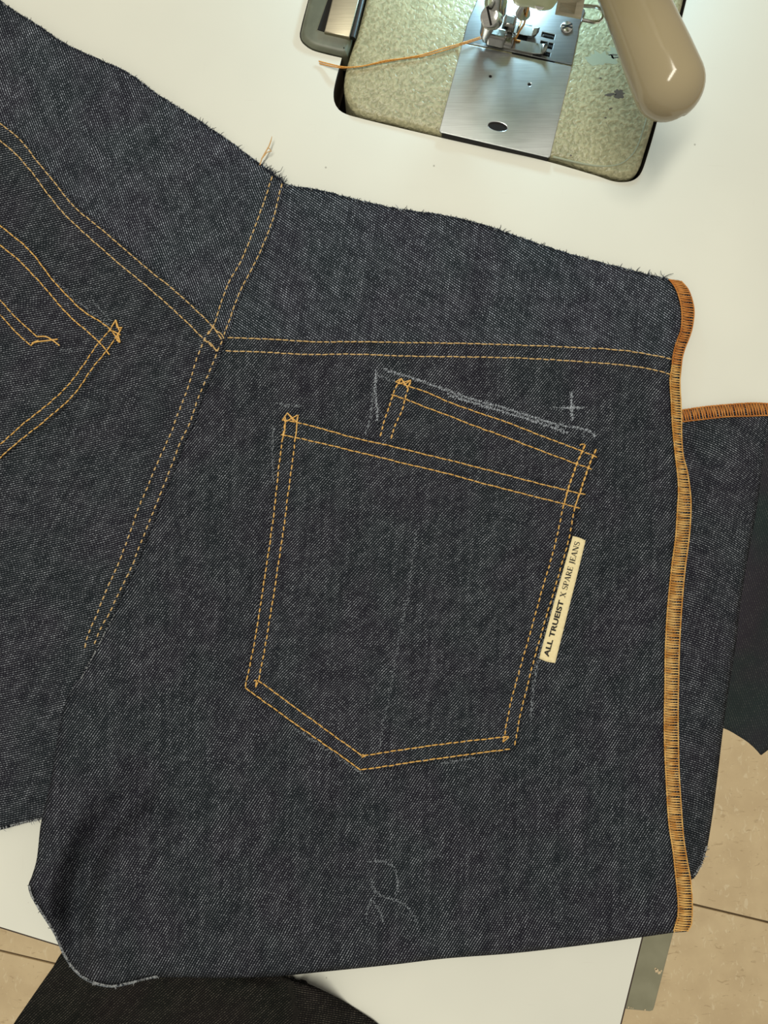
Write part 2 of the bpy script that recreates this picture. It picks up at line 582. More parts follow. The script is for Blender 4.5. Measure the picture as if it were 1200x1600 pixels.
# worn patches of the enamel
wb_ = MB()
def blob(mb, u, v, ru, rv, ang, seed, z=0.00006, n=18, jag=0.3):
    rnd = random.Random(seed)
    pts = []
    for i in range(n):
        t = 2 * math.pi * i / n
        k = 1 + jag * (rnd.random() - 0.5) * 2
        x = ru * math.cos(t) * k; y = rv * math.sin(t) * k
        pts.append(PB(u + x * math.cos(ang) - y * math.sin(ang), v + x * math.sin(ang) + y * math.cos(ang)))
    mb.prism(pts, ZB - 0.0001, ZB + z)
blob(wb_, 967, 147, 8, 7.5, 0.2, 1); blob(wb_, 953, 148, 8, 2.2, -0.05, 2); blob(wb_, 961, 86, 5, 1.3, 0, 3); blob(wb_, 963, 90, 4, 1.2, 0, 4)
blob(wb_, 938, 122, 2.6, 1.3, 0, 5); blob(wb_, 954, 170, 3, 1.2, -0.4, 6); blob(wb_, 946, 184, 2, 1.3, 0.2, 7); blob(wb_, 972, 96, 1.6, 0.9, 0, 8); blob(wb_, 892, 243, 1.8, 1.5, 0, 9)
wb_.build('paint_wear', M['wear'], bed, kind='stuff', label='dark spots where the enamel has worn through')
ew = MB()
wpath = resample(catmull([(864, 245), (917, 257), (950, 260), (973, 254.5), (990, 239), (1000, 218), (1013, 173), (1040, 60)], 4), 4)
ew.tube([PB(m.x, m.y, -0.00025) for m in wpath], 0.00050, 6)  # rim wear lightened, with the bevel highlight put into its colour
ew.build('worn_rim_glint', M['wear_and_glint'], bed, label='rubbed rim, paled to carry the bevel highlight')
wp = MB(); blob(wp, 940, 92, 24, 11, 0.1, 12, 0.00004, 22, 0.4); blob(wp, 962, 82, 12, 9, 0.1, 14, 0.00004, 22, 0.4)
wp.build('rubbed_patch', M['wear_and_glint'], bed, label='smooth pale patch rubbed into the enamel')

# machine axes: ex towards the lamp side, ey away along the arm
mth = math.radians(-13.2)
ex = Vector((math.cos(mth), math.sin(mth), 0)); ey = Vector((-math.sin(mth), math.cos(mth), 0)); ez = Vector((0, 0, 1))

def plate_with_holes(name, px, holes, z0, z1, mat, parent):
    bm = bmesh.new()
    def loop(pts):
        vs = [bm.verts.new((p.x, p.y, z1)) for p in pts]
        return [bm.edges.new((vs[i], vs[(i + 1) % len(vs)])) for i in range(len(vs))]
    e = loop([PB(u, v) for u, v in px])
    for h in holes:
        e += loop([PB(u, v) for u, v in h])
    bmesh.ops.triangle_fill(bm, use_beauty=True, use_dissolve=False, edges=e)
    r = bmesh.ops.extrude_face_region(bm, geom=bm.faces[:])
    for v in r['geom']:
        if isinstance(v, bmesh.types.BMVert):
            v.co.z = z0
    bmesh.ops.recalc_face_normals(bm, faces=bm.faces[:])
    me = bpy.data.meshes.new(name); bm.to_mesh(me); bm.free()
    o = bpy.data.objects.new(name, me); COL.objects.link(o); me.materials.append(mat)
    b = o.modifiers.new('bevel', 'BEVEL'); b.width = 0.0003; b.segments = 2; b.limit_method = 'ANGLE'
    attach(o, parent)
    return o
def ell(u, v, a, b, ang=0.0, n=24):
    return [(u + a * math.cos(t) * math.cos(ang) - b * math.sin(t) * math.sin(ang), v + a * math.cos(t) * math.sin(ang) + b * math.sin(t) * math.cos(ang)) for t in [2 * math.pi * i / n for i in range(n)]]
def rot_rect(u, v, w, h, ang):
    c, s = math.cos(ang), math.sin(ang)
    return [(u + x * c - y * s, v + x * s + y * c) for x, y in ((-w, -h), (w, -h), (w, h), (-w, h))]
IA = math.radians(13.2)             # the machine's tilt as seen in the picture (downwards to the right)
# slide plate with its oval finger hole and two pin holes
slide_px = [(688.5, 207.5), (686.2, 204.5), (722, 68.5), (893, 104.8), (859.5, 245), (856.5, 246.8)]
plate_with_holes('slide_plate', slide_px, [ell(777.5, 198.5, 15, 6.8, 0.19), ell(766, 120, 2.4, 2.2), ell(827, 133, 2.6, 2.3)], ZB - 0.001, ZB + 0.0006, M['steel'], mach)
hb = MB(); hb.prism([PB(u, v) for u, v in rot_rect(777, 198, 20, 11, IA)], ZB - 0.003, ZB + 0.0001)  # solid dark blocks give the plate holes their shade by colour
hb.prism([PB(u, v) for u, v in rot_rect(796, 126, 40, 6, IA)], ZB - 0.003, ZB + 0.0001)
hb.build('plate_hole_shade', M['gap_shade'], mach, label='dark block standing for shade in the slide plate holes')
# solid dark strip painted as slot shade in front of the slide plate
sb = MB(); sb.prism([P(u, v) for u, v in ((690, 208), (857, 246.5), (854, 251.5), (690, 215))], -0.004, ZB - 0.0004)
sb.build('front_slot_shade', M['gap_shade'], mach)
# throat plate with slots for the feed dogs
slots = [rot_rect(856, 57.5, 10, 3.6, IA), rot_rect(853.5, 72, 10, 4.6, IA), rot_rect(850, 85.5, 9, 3.2, IA), rot_rect(815, 62, 8, 4.2, IA)]
throat_px = [(722.5, 66.5), (729, 40), (734, 27), (742, 10), (748, -8), (752, -30), (900, 2), (914, 18), (904, 44), (903.5, 52), (893.2, 102.8)]
plate_with_holes('throat_plate', throat_px, slots, ZB - 0.001, ZB + 0.0009, M['steel_dull'], mach)
tb = MB(); tb.prism([PB(u, v) for u, v in rot_rect(838, 70, 34, 24, IA)], ZB - 0.003, ZB + 0.0001)  # solid block, coloured dark as the shade below the feed slots
tb.build('feed_slot_shade', M['gap_shade'], mach, label='dark block standing for shade in the feed slots')
for (u, v, w) in ((856, 57.5, 8.5), (853.5, 72, 8.5), (850, 85.5, 7.5)):
    fd = MB()
    c = PB(u, v, 0.0004)
    fd.box(c, ex * (w / SB), ey * (1.7 / SB), ez * 0.0004)
    for k in range(6):
        q = c + ex * ((k - 2.5) * 2.6 / SB) + ez * 0.0004
        a1 = ex * (1.1 / SB); b1 = ey * (1.7 / SB)
        fd.add([q - a1 - b1, q + a1 - b1, q + a1 + b1, q - a1 + b1, q + a1 - b1 + ez * 0.0006, q + a1 + b1 + ez * 0.0006],
               [(0, 1, 4), (3, 5, 2), (0, 4, 5, 3), (1, 2, 5, 4)])
    fd.build('feed_dog', M['dark_steel'], mach, shade=False)
# raised sewing field and knurled edge scale of the throat plate
rf = MB(); rf.prism([PB(u, v) for u, v in ((742, 62), (752, 18), (748, 14), (882, 40), (878, 57), (870, 96), (860, 94.5))], ZB, ZB + 0.0011, bev=0.0001, steps=1)
ks = MB()
for i in range(36):
    t_ = i / 35
    ks.box(PB(763 + 68 * t_, 71.0 + 15.2 * t_, 0.0011), ex * (0.55 / SB), ey * (1.9 / SB), ez * 0.0003)
for i in range(26):
    t_ = i / 25
    ks.box(PB(793 + 38 * t_, 30 + 8.5 * t_, 0.0011), ex * (0.45 / SB), ey * (1.6 / SB), ez * 0.0003)
ks.build('edge_scale', M['chrome'], mach, kind='stuff', shade=False, label='fine knurled scale along the throat plate edge')
# countersunk throat plate screw
sc = MB()
c = PB(884.5, 45.5)
sc.prism([(c.x + 0.0030 * math.cos(t), c.y + 0.0030 * math.sin(t)) for t in [2 * math.pi * i / 24 for i in range(24)]], ZB, ZB + 0.0024, bev=0.0012)
scr = sc.build('plate_screw', M['chrome'], mach)
sl = MB()
for an in (0.45, -0.30):
    d1 = Vector((math.cos(an), math.sin(an), 0)); d2 = Vector((-d1.y, d1.x, 0))
    sl.box(c + ez * 0.0024, d1 * 0.0026, d2 * 0.0003, ez * 0.0002)
sl.build('screw_slot_shade', M['gap_shade'], scr, shade=False)  # solid dark bars stand for the shade in the slot

# presser foot: shank, two upturned toes, clamp screw
def ribbon(mb, pts, half, thick):
    """bent strip: pts = centre line (Vectors), half = half width vector per point"""
    n = len(pts); vs = []; fs = []
    for p, h in zip(pts, half):
        vs += [p - h - ez * thick, p + h - ez * thick, p + h + ez * thick, p - h + ez * thick]
    for i in range(n - 1):
        for k in range(4):
            k2 = (k + 1) % 4
            fs.append((i * 4 + k, i * 4 + k2, (i + 1) * 4 + k2, (i + 1) * 4 + k))
    fs.append((3, 2, 1, 0)); fs.append(tuple((n - 1) * 4 + k for k in range(4)))
    mb.add(vs, fs)
foot = MB()
zt = 0.0045
for (path, hw) in (([(772, 62, 4), (795, 68, 4), (815, 73, 4), (835, 77, 4), (848, 78, 4.6), (855, 74, 6.5), (857.5, 68, 9)], [7.5, 8.5, 8.5, 8.5, 8, 6.5, 3.5]),
                   ([(785, 40, 4), (803, 46, 4), (820, 50, 4), (832, 52, 4.4), (839, 50, 6.5), (843, 46, 9)], [6, 7, 7, 6.5, 5, 3])):
    pts = [P(u, v, z / 1000) for u, v, z in path]
    fine = []; hh = []
    for i in range(len(pts) - 1):
        for j in range(4):
            fine.append(pts[i].lerp(pts[i + 1], j / 4)); hh.append(ey * ((hw[i] + (hw[i + 1] - hw[i]) * j / 4) / 3260))
    fine.append(pts[-1]); hh.append(ey * (hw[-1] / 3260))
    ribbon(foot, fine, hh, 0.0009)
foot_o = foot.build('presser_foot', M['foot_steel'], mach, bevel=0.0003)
sh = MB()
sh.box(P(776, 58, 0.0085), ex * 0.0045, ey * 0.0028, ez * 0.0040)       # sole block
sh.box(P(790, 63, 0.0065), ex * 0.0040, ey * 0.0030, ez * 0.0020)
sh.box(P(795, 40, 0.009), ex * 0.0030, ey * 0.0030, ez * 0.0045)
sh.build('foot_hinge', M['foot_steel'], foot_o, bevel=0.0013)
s2 = MB()
s2.tube([P(760, 60, 0.006), P(759, 50, 0.012), P(762, 42, 0.018), P(766, 32, 0.026)], [0.0022, 0.0028, 0.0032, 0.0040], 14)
s2.build('foot_shank', M['foot_steel'], foot_o)
pb = MB()
pb.tube([P(772, 34, 0.016), P(777, -30, 0.045), P(782, -120, 0.085)], 0.0036, 16)
pb.build('presser_bar', M['chrome'], mach)
cl = MB()
cl.tube([P(774, 16, 0.022), P(775, 2, 0.028)], 0.0052, 18)
cl.build('bar_collar', M['chrome'], mach)
# large slotted clamp screw facing the operator's side and up
cs = MB()
c0 = P(772, 30, 0.022); ax = (ex * -0.35 + ey * -0.42 + ez * 0.84).normalized()
c1 = c0 + ax * 0.007
cs.tube([c0, c0 + ax * 0.0060, c0 + ax * 0.0067, c1], [0.0045, 0.0045, 0.0043, 0.0037], 28)
csc = cs.build('clamp_screw', M['chrome'], mach)
cslot = MB()
g1 = (ey * 0.9 + ex * -0.35); g1 = (g1 - ax * g1.dot(ax)).normalized(); g2 = ax.cross(g1)
cslot.box(c1, g1 * 0.0039, g2 * 0.00045, ax * 0.0002)
cslot.build('screw_slot_shade', M['gap_shade'], csc, shade=False)  # dark bar on the screw face, painted as slot shade
# needle, needle bar with its clamp
nd = MB(); nd.tube([P(804, 61, 0.001), P(806, 58, 0.004), P(818, 20, 0.030)], [0.0001, 0.0005, 0.0006], 8)
nd.build('needle', M['chrome'], mach)
nb = MB(); nb.tube([P(817, 22, 0.029), P(826, -24, 0.045), P(840, -110, 0.085)], 0.0034, 16)
nb.build('needle_bar', M['chrome'], mach)
# needle thread hanging from the bar to the foot, and its tail across the bed
nt = MB()
nt.tube([P(826, 10, 0.040), P(823, 22, 0.033), P(819, 38, 0.022), P(812, 48, 0.014), P(807, 58, 0.008), P(804, 62, 0.005)], 0.00045, 6)
nt.tube([P(804, 62, 0.005), P(808, 63, 0.0055), P(813, 64, 0.0052)], 0.0004, 6)
nt.build('needle_thread', M['orange'], mach, label='orange thread running down to the needle')

# head: lower lobe of the face plate, head casting, arm and column out of the picture
def headpt(a, b, z):
    """a metres towards the lamp, b metres away along the arm from the needle, at height z"""
    n0 = P(804, 60, 0)
    return Vector((n0.x, n0.y, 0)) + ex * a + ey * b + ez * z
lobe = MB()
# outline of the lobe's lower end, seen from above as a rounded tongue
lob = []
zl = 0.064
ov = [(795, -60), (797, -20), (800, 6), (806, 11), (822, 14), (838, 18), (850, 20), (862, 17), (869, 8), (874, -20), (880, -60)]
ov = catmull(ov, 3)
vs = []; fs = []
levels = [(0.0, 0.0), (0.0016, -0.0010), (0.004, -0.0015), (0.05, -0.0015)]
n = len(ov)
c_l = P(836, -10, zl)
for dz, ins in levels:
    for p in ov:
        q = P(p.x, p.y, zl)
        d = (q - c_l); d.z = 0
        q = q + d.normalized() * (-0.0016 - ins) if dz == 0 else q + d.normalized() * (-0.0015 - ins)
        vs.append((q.x, q.y, zl - 0.001 + dz))
for l in range(len(levels) - 1):
    for i in range(n - 1):
        fs.append((l * n + i, l * n + i + 1, (l + 1) * n + i + 1, (l + 1) * n + i))
fs.append(tuple(range(n - 1, -1, -1)))
fs.append(tuple((len(levels) - 1) * n + i for i in range(n)))
for l in range(len(levels) - 1):
    fs.append((l * n + n - 1, l * n, (l + 1) * n, (l + 1) * n + n - 1))
lobe.add(vs, fs)
lobe_o = lobe.build('face_plate_lobe', M['enamel_smooth'], mach, label='pale green lower tongue of the needle head')
hs = MB()
hc = P(844, 5, 0.0668); 
hs.box((0, 0, 0), ex * 1e-6, ey * 1e-6, ez * 1e-6)
hs = MB()
hax = (ey * -0.55 + ez * 0.84).normalized()
hs.tube([hc - hax * 0.004, hc + hax * 0.0008, hc + hax * 0.0014], [0.0026, 0.0026, 0.0021], 20)
hso = hs.build('head_screw', M['chrome'], lobe_o)
# the head casting itself: rounded box along the arm
hd = MB()
prof = [(-0.038, 0.095), (-0.030, 0.088), (0.030, 0.088), (0.040, 0.096), (0.042, 0.20), (0.030, 0.215), (-0.030, 0.215), (-0.040, 0.20)]
vs = []; fs = []
nprof = len(prof)
bs = [(0.004, 0.90), (0.008, 1.0), (0.075, 1.0), (0.085, 0.96), (0.36, 0.96), (0.36, 0.96)]
for b_, s_ in bs:
    for a_, z_ in prof:
        zc = 0.15
        zz = zc + (z_ - zc) * s_
        if b_ > 0.08:
            zz = max(zz, 0.135)
        vs.append(headpt(a_ * s_, b_, zz))
for l in range(len(bs) - 1):
    for i in range(nprof):
        j = (i + 1) % nprof
        fs.append((l * nprof + i, l * nprof + j, (l + 1) * nprof + j, (l + 1) * nprof + i))
fs.append(tuple(range(nprof - 1, -1, -1))); fs.append(tuple((len(bs) - 1) * nprof + i for i in range(nprof)))
hd.add(vs, fs)
hd.build('head_and_arm', M['enamel'], mach, bevel=0.004)
colm = MB(); colm.box(headpt(0, 0.315, 0.09), ex * 0.045, ey * 0.05, ez * 0.09)
colm.build('column', M['enamel'], mach, bevel=0.008)
# chrome guard plate and clear finger-guard loop beside the lobe
gp = MB()
gq = [P(868, 20, 0.040), P(908, 27.5, 0.040), P(914, -2, 0.044), P(918, -60, 0.060), P(874, -70, 0.060), P(872, -2, 0.046)]
gp.add(gq + [q - ez * 0.0012 for q in gq], [(0, 1, 2, 5), (5, 2, 3, 4), (11, 8, 7, 6), (10, 9, 8, 11), (0, 6, 7, 1), (1, 7, 8, 2), (2, 8, 9, 3), (3, 9, 10, 4), (4, 10, 11, 5), (5, 11, 6, 0)])
gpo = gp.build('guard_plate', M['hinge_plate'], mach, shade=False)
gl = MB()
gl.tube([P(u, v, 0.040) for u, v in ((908, 9), (918, 9.5), (932, 10.5), (939, 14), (942, 21), (940.5, 29), (935, 34), (926, 34.5), (909, 31))], 0.00075, 8)
gl.build('finger_guard', M['chrome'], gpo, label='bent chrome wire loop of the finger guard')

# thread tail lying across bed and table
tl = root('loose_thread', P(640, 85), 'orange double thread tail trailing from the presser foot over the bed', 'thread')
tt = MB()
tail = catmull([(750, 58), (735, 63), (718, 68.5), (690, 76), (660, 85.5), (630, 91), (600, 95), (585, 99), (565, 103.5), (546, 105), (533, 104), (515, 100), (498, 95.5)], 5)
tt.tube([P(p.x, p.y, 0.0052 if p.x > 720 else 0.0038 if p.x > 545 else 0.0012 + 0.0026 * smooth(500, 545, p.x)) for p in tail], 0.00034, 6)
tt.build('strand', M['orange'], tl)
tt = MB()
tail = catmull([(752, 60), (735, 65.5), (718, 71), (690, 80), (660, 88), (630, 92), (600, 97), (580, 101), (556, 104.6), (535, 106), (515, 103), (499, 99)], 5)
tt.tube([P(p.x, p.y, 0.0048 if p.x > 720 else 0.0033 if p.x > 545 else 0.0008 + 0.0025 * smooth(500, 545, p.x)) for p in tail], 0.00030, 6)
tt.build('strand', M['orange'], tl)

# hinge of the machine bed in its notch
h1 = MB()
ho = [(568, -60), (500, -70), (483, 0), (470, 53), (471, 62), (477, 69), (488, 76.5), (512, 83.5), (536, 89), (543, 88.5), (550, 64)]
h1.prism([P(p.x, p.y) for p in catmull(ho, 4, closed=True, corner=60)], -0.012, 0.0026, bev=0.0026, steps=4)
hg = h1.build('hinge', M['hinge_green'], mach, label='grey-green cast hinge left of the bed')
h2 = MB()
h2.prism([P(u, v, 0.003) for u, v in ((517, -40), (512, 0), (496, 46), (508, 50), (530, -40))], 0.001, 0.0030)  # raised dark sheet; the recess's shade is only its colour
h2.build('recess_shade', M['gap_shade'], hg, label='dark patch painted as shade beside the hinge leaf')
h3 = MB()
h3.prism([P(u, v, 0.0045) for u, v in ((531, -60), (519, 0), (506.5, 49.5), (546, 58.5), (561, 0), (575, -60))], 0.001, 0.0046, bev=0.0006)
h3.build('hinge_leaf', M['hinge_plate'], hg)
h4 = MB()
h4.tube([P(580, -60, 0.0030), P(566, -2, 0.0030), P(551, 60, 0.0030)], 0.0015, 12)
h4.build('hinge_pin', M['dark_steel'], hg)

# gooseneck lamp: taupe tube hood, open below, with an LED strip inside
lz = 0.055
tipA = P(1045, 132, lz); 
lamp = root('machine_lamp', (tipA.x, tipA.y, 0.1), 'glossy taupe round-ended lamp hood hanging over the machine bed', 'lamp')
topA = P(939, -122, lz + 0.001)
axd = (topA - tipA).normalized()
side = axd.cross(ez).normalized(); upv = side.cross(axd).normalized()
if upv.z < 0:
    upv = -upv
LR = 51.5 / (F_PX / (CAM_H - lz))
lm = MB()
OPEN = math.radians(128)
nphi = 36
rings = []
for k in range(10):                      # rounded end
    t = math.pi / 2 * (1 - k / 10)
    rings.append((-LR * math.sin(t), LR * math.cos(t)))
Lh = 0.19
rings += [(0.0, LR), (0.012, LR * 0.97), (0.026, LR * 0.91), (0.042, LR * 0.86), (0.06, LR * 0.84), (Lh, LR * 0.84)]
vs = []; fs = []
for (s, r) in rings:
    for i in range(nphi + 1):
        ph = -OPEN + 2 * OPEN * i / nphi
        vs.append(tipA + axd * s + max(r, 1e-5) * (math.cos(ph) * upv + math.sin(ph) * side))
for a in range(len(rings) - 1):
    for i in range(nphi):
        q = a * (nphi + 1) + i
        fs.append((q, q + nphi + 1, q + nphi + 2, q + 1))
lm.add(vs, fs)
hood = lm.build('lamp_hood', M['lamp_enamel'], lamp)
so = hood.modifiers.new('thick', 'SOLIDIFY'); so.thickness = 0.0012; so.offset = 0
t = NT('white_led_glow')
t.bs.inputs['Base Color'].default_value = (0.9, 0.95, 1, 1)
t.bs.inputs['Emission Color'].default_value = (0.90, 0.97, 1.0, 1)
t.bs.inputs['Emission Strength'].default_value = 3.0
led = MB()
led.tube([tipA + axd * 0.105, tipA + axd * 0.13, tipA + axd * 0.16], LR * 0.45, 14)
led.build('led_tube', t.m, lamp, label='white glowing tube under the hood')
gn = MB()
gtop = tipA + axd * Lh
gn.tube([gtop - axd * 0.004, gtop + axd * 0.012 + ez * 0.004, gtop + axd * 0.022 + ez * 0.03, gtop + axd * 0.024 + ez * 0.079], [LR * 0.82, 0.007, 0.006, 0.006], 14)
gn.build('gooseneck', M['dark_steel'], lamp)
ld = bpy.data.lights.new('lamp_light', 'AREA'); ld.shape = 'RECTANGLE'; ld.size = 0.05; ld.size_y = 0.018
ld.energy = 0.30; ld.color = (0.50, 0.84, 1.0)
lo = bpy.data.objects.new('lamp_light', ld)
mid = tipA + axd * 0.130 - upv * (LR * 0.55)
zax = (upv + side * 0.0).normalized()
R3 = Matrix((axd, zax.cross(axd), zax)).transposed()
lo.matrix_world = Matrix.Translation(mid) @ R3.to_4x4()
COL.objects.link(lo)
lo.parent = lamp; lo.matrix_parent_inverse = Matrix.Translation(-Vector(lamp.location))

# ------------------------------------------------------------------ denim
TP = 3.3          # twill period in photograph pixels
def twill_uv(a0, k=0.0, ref=0.0):
    """a0: twill angle in degrees (y up) at the reference; k: change in degrees per pixel (along y if steep, along x if shallow)"""
    a0 = math.radians(a0); k = math.radians(k)
    steep = abs(math.sin(a0)) > 0.62
    def f(u, v):
        X = u - 600.0; Y = 800.0 - v
        if steep:
            if abs(k) < 1e-9:
                c = (Y - ref) / math.tan(a0)
            else:
                c = (math.log(abs(math.sin(a0 + k * (Y - ref)))) - math.log(abs(math.sin(a0)))) / k
            return (Y / math.sin(a0) / TP, (X - c) * math.sin(a0) / TP)
        if abs(k) < 1e-9:
            c = (X - ref) * math.tan(a0)
        else:
            c = -(math.log(abs(math.cos(a0 + k * (X - ref)))) - math.log(abs(math.cos(a0)))) / k
        return (X / math.cos(a0) / TP, (Y - c) * math.cos(a0) / TP)
    return f

def inside_mask(pts, poly):
    x = pts[:, 0]; y = pts[:, 1]
    c = np.zeros(len(pts), bool)
    n = len(poly)
    j = n - 1
    for i in range(n):
        xi, yi = poly[i]; xj, yj = poly[j]
        cond = ((yi > y) != (yj > y))
        with np.errstate(divide='ignore', invalid='ignore'):
            xx = (xj - xi) * (y - yi) / (yj - yi + 1e-12) + xi
        c ^= cond & (x < xx)
        j = i
    return c

def edge_dist(pts, poly):
    """distance of each point to the closed outline"""
    d = np.full(len(pts), 1e9)
    q = np.array(poly + poly[:1], float)
    for a, b in zip(q[:-1], q[1:]):
        ab = b - a; L = max(1e-9, (ab * ab).sum())
        t = np.clip(((pts - a) @ ab) / L, 0, 1)
        pr = a + t[:, None] * ab
        d = np.minimum(d, np.hypot(pts[:, 0] - pr[:, 0], pts[:, 1] - pr[:, 1]))
    return d

def cloth(name, outline, zf, uvf, mat, parent, spacing=9.0, grain=90.0, thick=0.0006, label=None, jag=0.0, corner=50, roundover=0.0, rw=8.0):
    loop = catmull(outline, spacing * 0.7, closed=True, corner=corner)
    if jag:
        rnd = random.Random(len(name) * 7 + len(loop))
        loop = [p + Vector((rnd.uniform(-jag, jag), rnd.uniform(-jag, jag))) for p in loop]
    poly = [(p.x, p.y) for p in loop]
    xs = [p[0] for p in poly]; ys = [p[1] for p in poly]
    gx, gy = np.meshgrid(np.arange(min(xs), max(xs), spacing), np.arange(min(ys), max(ys), spacing * 0.87))
    gx = gx + (np.arange(gx.shape[0]) % 2)[:, None] * spacing * 0.5
    g = np.stack([gx.ravel(), gy.ravel()], 1)
    g = g[inside_mask(g, poly)]
    g = g[edge_dist(g, poly) > spacing * 0.45]
    pts = [Vector(p) for p in poly] + [Vector((float(a), float(b))) for a, b in g]
    nb = len(poly)
    res = delaunay_2d_cdt(pts, [], [list(range(nb))], 1, 1e-5)
    co, faces = res[0], res[2]
    ed = edge_dist(np.array([(c.x, c.y) for c in co]), poly) if roundover else None
    verts = []
    for i, c in enumerate(co):
        z = zf(c.x, c.y)
        if roundover:
            e = min(1.0, ed[i] / rw)
            z -= (roundover(c.x, c.y) if callable(roundover) else roundover) * (1 - math.sqrt(max(0.0, 1 - (1 - e) ** 2)))
        verts.append(P(c.x, c.y, z))
    me = bpy.data.meshes.new(name)
    fl = []
    for f in faces:
        a, b, c = (verts[i] for i in f[:3])
        fl.append(tuple(f) if (b - a).cross(c - a).z > 0 else tuple(reversed(f)))
    me.from_pydata([tuple(v) for v in verts], [], fl)
    for p in me.polygons:
        p.use_smooth = True
    uv1 = me.uv_layers.new(name='twill'); uv2 = me.uv_layers.new(name='grain')
    tw = [uvf(c.x, c.y) for c in co]
    ga = math.radians(grain - 90.0); cg, sg = math.cos(ga), math.sin(ga)
    gr = [(((c.x - 600) * cg + (800 - c.y) * sg), (-(c.x - 600) * sg + (800 - c.y) * cg)) for c in co]
    li = np.zeros(len(me.loops), dtype=np.int32); me.loops.foreach_get('vertex_index', li)
    uv1.data.foreach_set('uv', np.array(tw, dtype=np.float32)[li].ravel())
    uv2.data.foreach_set('uv', np.array(gr, dtype=np.float32)[li].ravel())
    me.materials.append(mat)
    o = bpy.data.objects.new(name, me); COL.objects.link(o)
    attach(o, parent)
    s = o.modifiers.new('thick', 'SOLIDIFY'); s.thickness = thick; s.offset = -1
    if label:
        o['label'] = label
    return o

def stitches(path, zf, parent, mat, pitch=10.7, dash=0.80, r=1.25, name='stitching', lift=0.00025, wob=0.5, seed=1, label=None):
    rnd = random.Random(seed + int(path[0][0]) * 3 + int(path[0][1]))
    pts = resample(catmull(path, 3, corner=35), pitch)
    mb = MB()
    for a, b in zip(pts, pts[1:]):
        d = b - a; nrm = Vector((-d.y, d.x)).normalized()
        s = a + d * (0.5 - dash / 2 + rnd.uniform(-0.05, 0.05)) + nrm * rnd.uniform(-wob, wob)
        e = a + d * (0.5 + dash / 2 + rnd.uniform(-0.05, 0.05)) + nrm * rnd.uniform(-wob, wob)
        q = []
        for t_, dz in ((0, -0.00015), (0.18, lift), (0.5, lift + 0.0001), (0.82, lift), (1, -0.00015)):
            m = s.lerp(e, t_)
            q.append(P(m.x, m.y, zf(m.x, m.y) + dz))
        rr = r / 3230.0
        mb.tube(q, [rr * 0.55, rr, rr * 1.05, rr, rr * 0.55], 6)
    return mb.build(name, mat, parent, kind='stuff', label=label)

def thread_line(paths, zf, parent, mat, r=1.1, name='bar_tack', lift=0.0004, label=None):
    mb = MB()
    for p in paths:
        q = resample(catmull(p, 2, corner=35), 3)
        mb.tube([P(m.x, m.y, zf(m.x, m.y) + lift + 0.0002 * math.sin(i * 1.7)) for i, m in enumerate(q)], r / 3230.0, 6)
    return mb.build(name, mat, parent, kind='stuff', label=label)

def line_dist(path):
    """signed distance to a polyline, positive on its left-hand side in the picture when walking down it"""
    q = [Vector(p) for p in path]
    def f(u, v):
        best = 1e9; sg = 1
        p = Vector((u, v))
        for a, b in zip(q, q[1:]):
            ab = b - a
            t_ = max(0, min(1, (p - a).dot(ab) / ab.length_squared))
            m = a + ab * t_
            d = (p - m).length
            if d < best:
                best = d
                sg = 1 if (ab.x * (v - a.y) - ab.y * (u - a.x)) > 0 else -1
        return best * sg
    return f

def gauss(u, v, cu, cv, su, sv, ang=0.0):
    x = u - cu; y = v - cv
    c, s = math.cos(ang), math.sin(ang)
    a = x * c + y * s; b = -x * s + y * c
    return math.exp(-(a / su) ** 2 - (b / sv) ** 2)

fold_d = line_dist([(262, 1120), (245, 1190), (224, 1235), (170, 1291), (143, 1349), (127, 1408), (121, 1467), (124, 1530)])
def zB(u, v):
    """the lie of the garment on the table"""
    z = 0.0012
    z += 0.0045 * gauss(u, v, 60, 120, 110, 60, 0.6) - 0.0000
    z += 0.0035 * gauss(u, v, 300, 250, 160, 60, 1.0)
    z += 0.0022 * gauss(u, v, 200, 640, 60, 240, 0.35)
    z += 0.0015 * gauss(u, v, 60, 960, 60, 170, 0.3)
    z += 0.0016 * gauss(u, v, 700, 430, 260, 50, 0.12)
    z += 0.0016 * gauss(u, v, 290, 960, 40, 210, 0.25)
    z += 0.0005 * (math.sin(u * 0.012 + v * 0.006) + math.sin(v * 0.011 - u * 0.005) + 2)
    return z
def zRY(u, v):
    return zB(u, v)
def zRP(u, v):
    z = zB(u, v) + 0.0009
    # the left side of the leg lifts over the other half and curls at the bottom
    z += 0.0042 * smooth(1030, 1130, v) * smooth(330, 120, u)
    k = smooth(1110, 1400, v)
    if k > 0 and u < 520:
        d = fold_d(u, v)
        z += k * (0.021 * smooth(6, 60, d) * (1 - 0.5 * smooth(60, 140, d)) + 0.026 * smooth(-2, 34, -d) * (1 - 0.75 * smooth(40, 420, -d)))
    elif k > 0:
        z += k * 0.0065
    # the raw lower left edge drops off the front of the table
    z -= 0.016 * smooth(1465, 1550, v) * smooth(330, 150, u)
    return z
def zLY(u, v):
    return zB(u, v) + 0.0008
def zLP(u, v):
    return zB(u, v) + 0.0018 + 0.0006 * smooth(1150, 1290, v)
def zP1(u, v):
    return zRP(u, v) + 0.0008
def zP2(u, v):
    return zRP(u, v) + 0.0016
def zLK(u, v):
    return zLP(u, v) + 0.0010
def zLK2(u, v):
    return zLK(u, v)

jeans = root('jeans_back', P(500, 800), 'dark indigo denim jeans back with two patch pockets, sewn in gold thread', 'jeans')

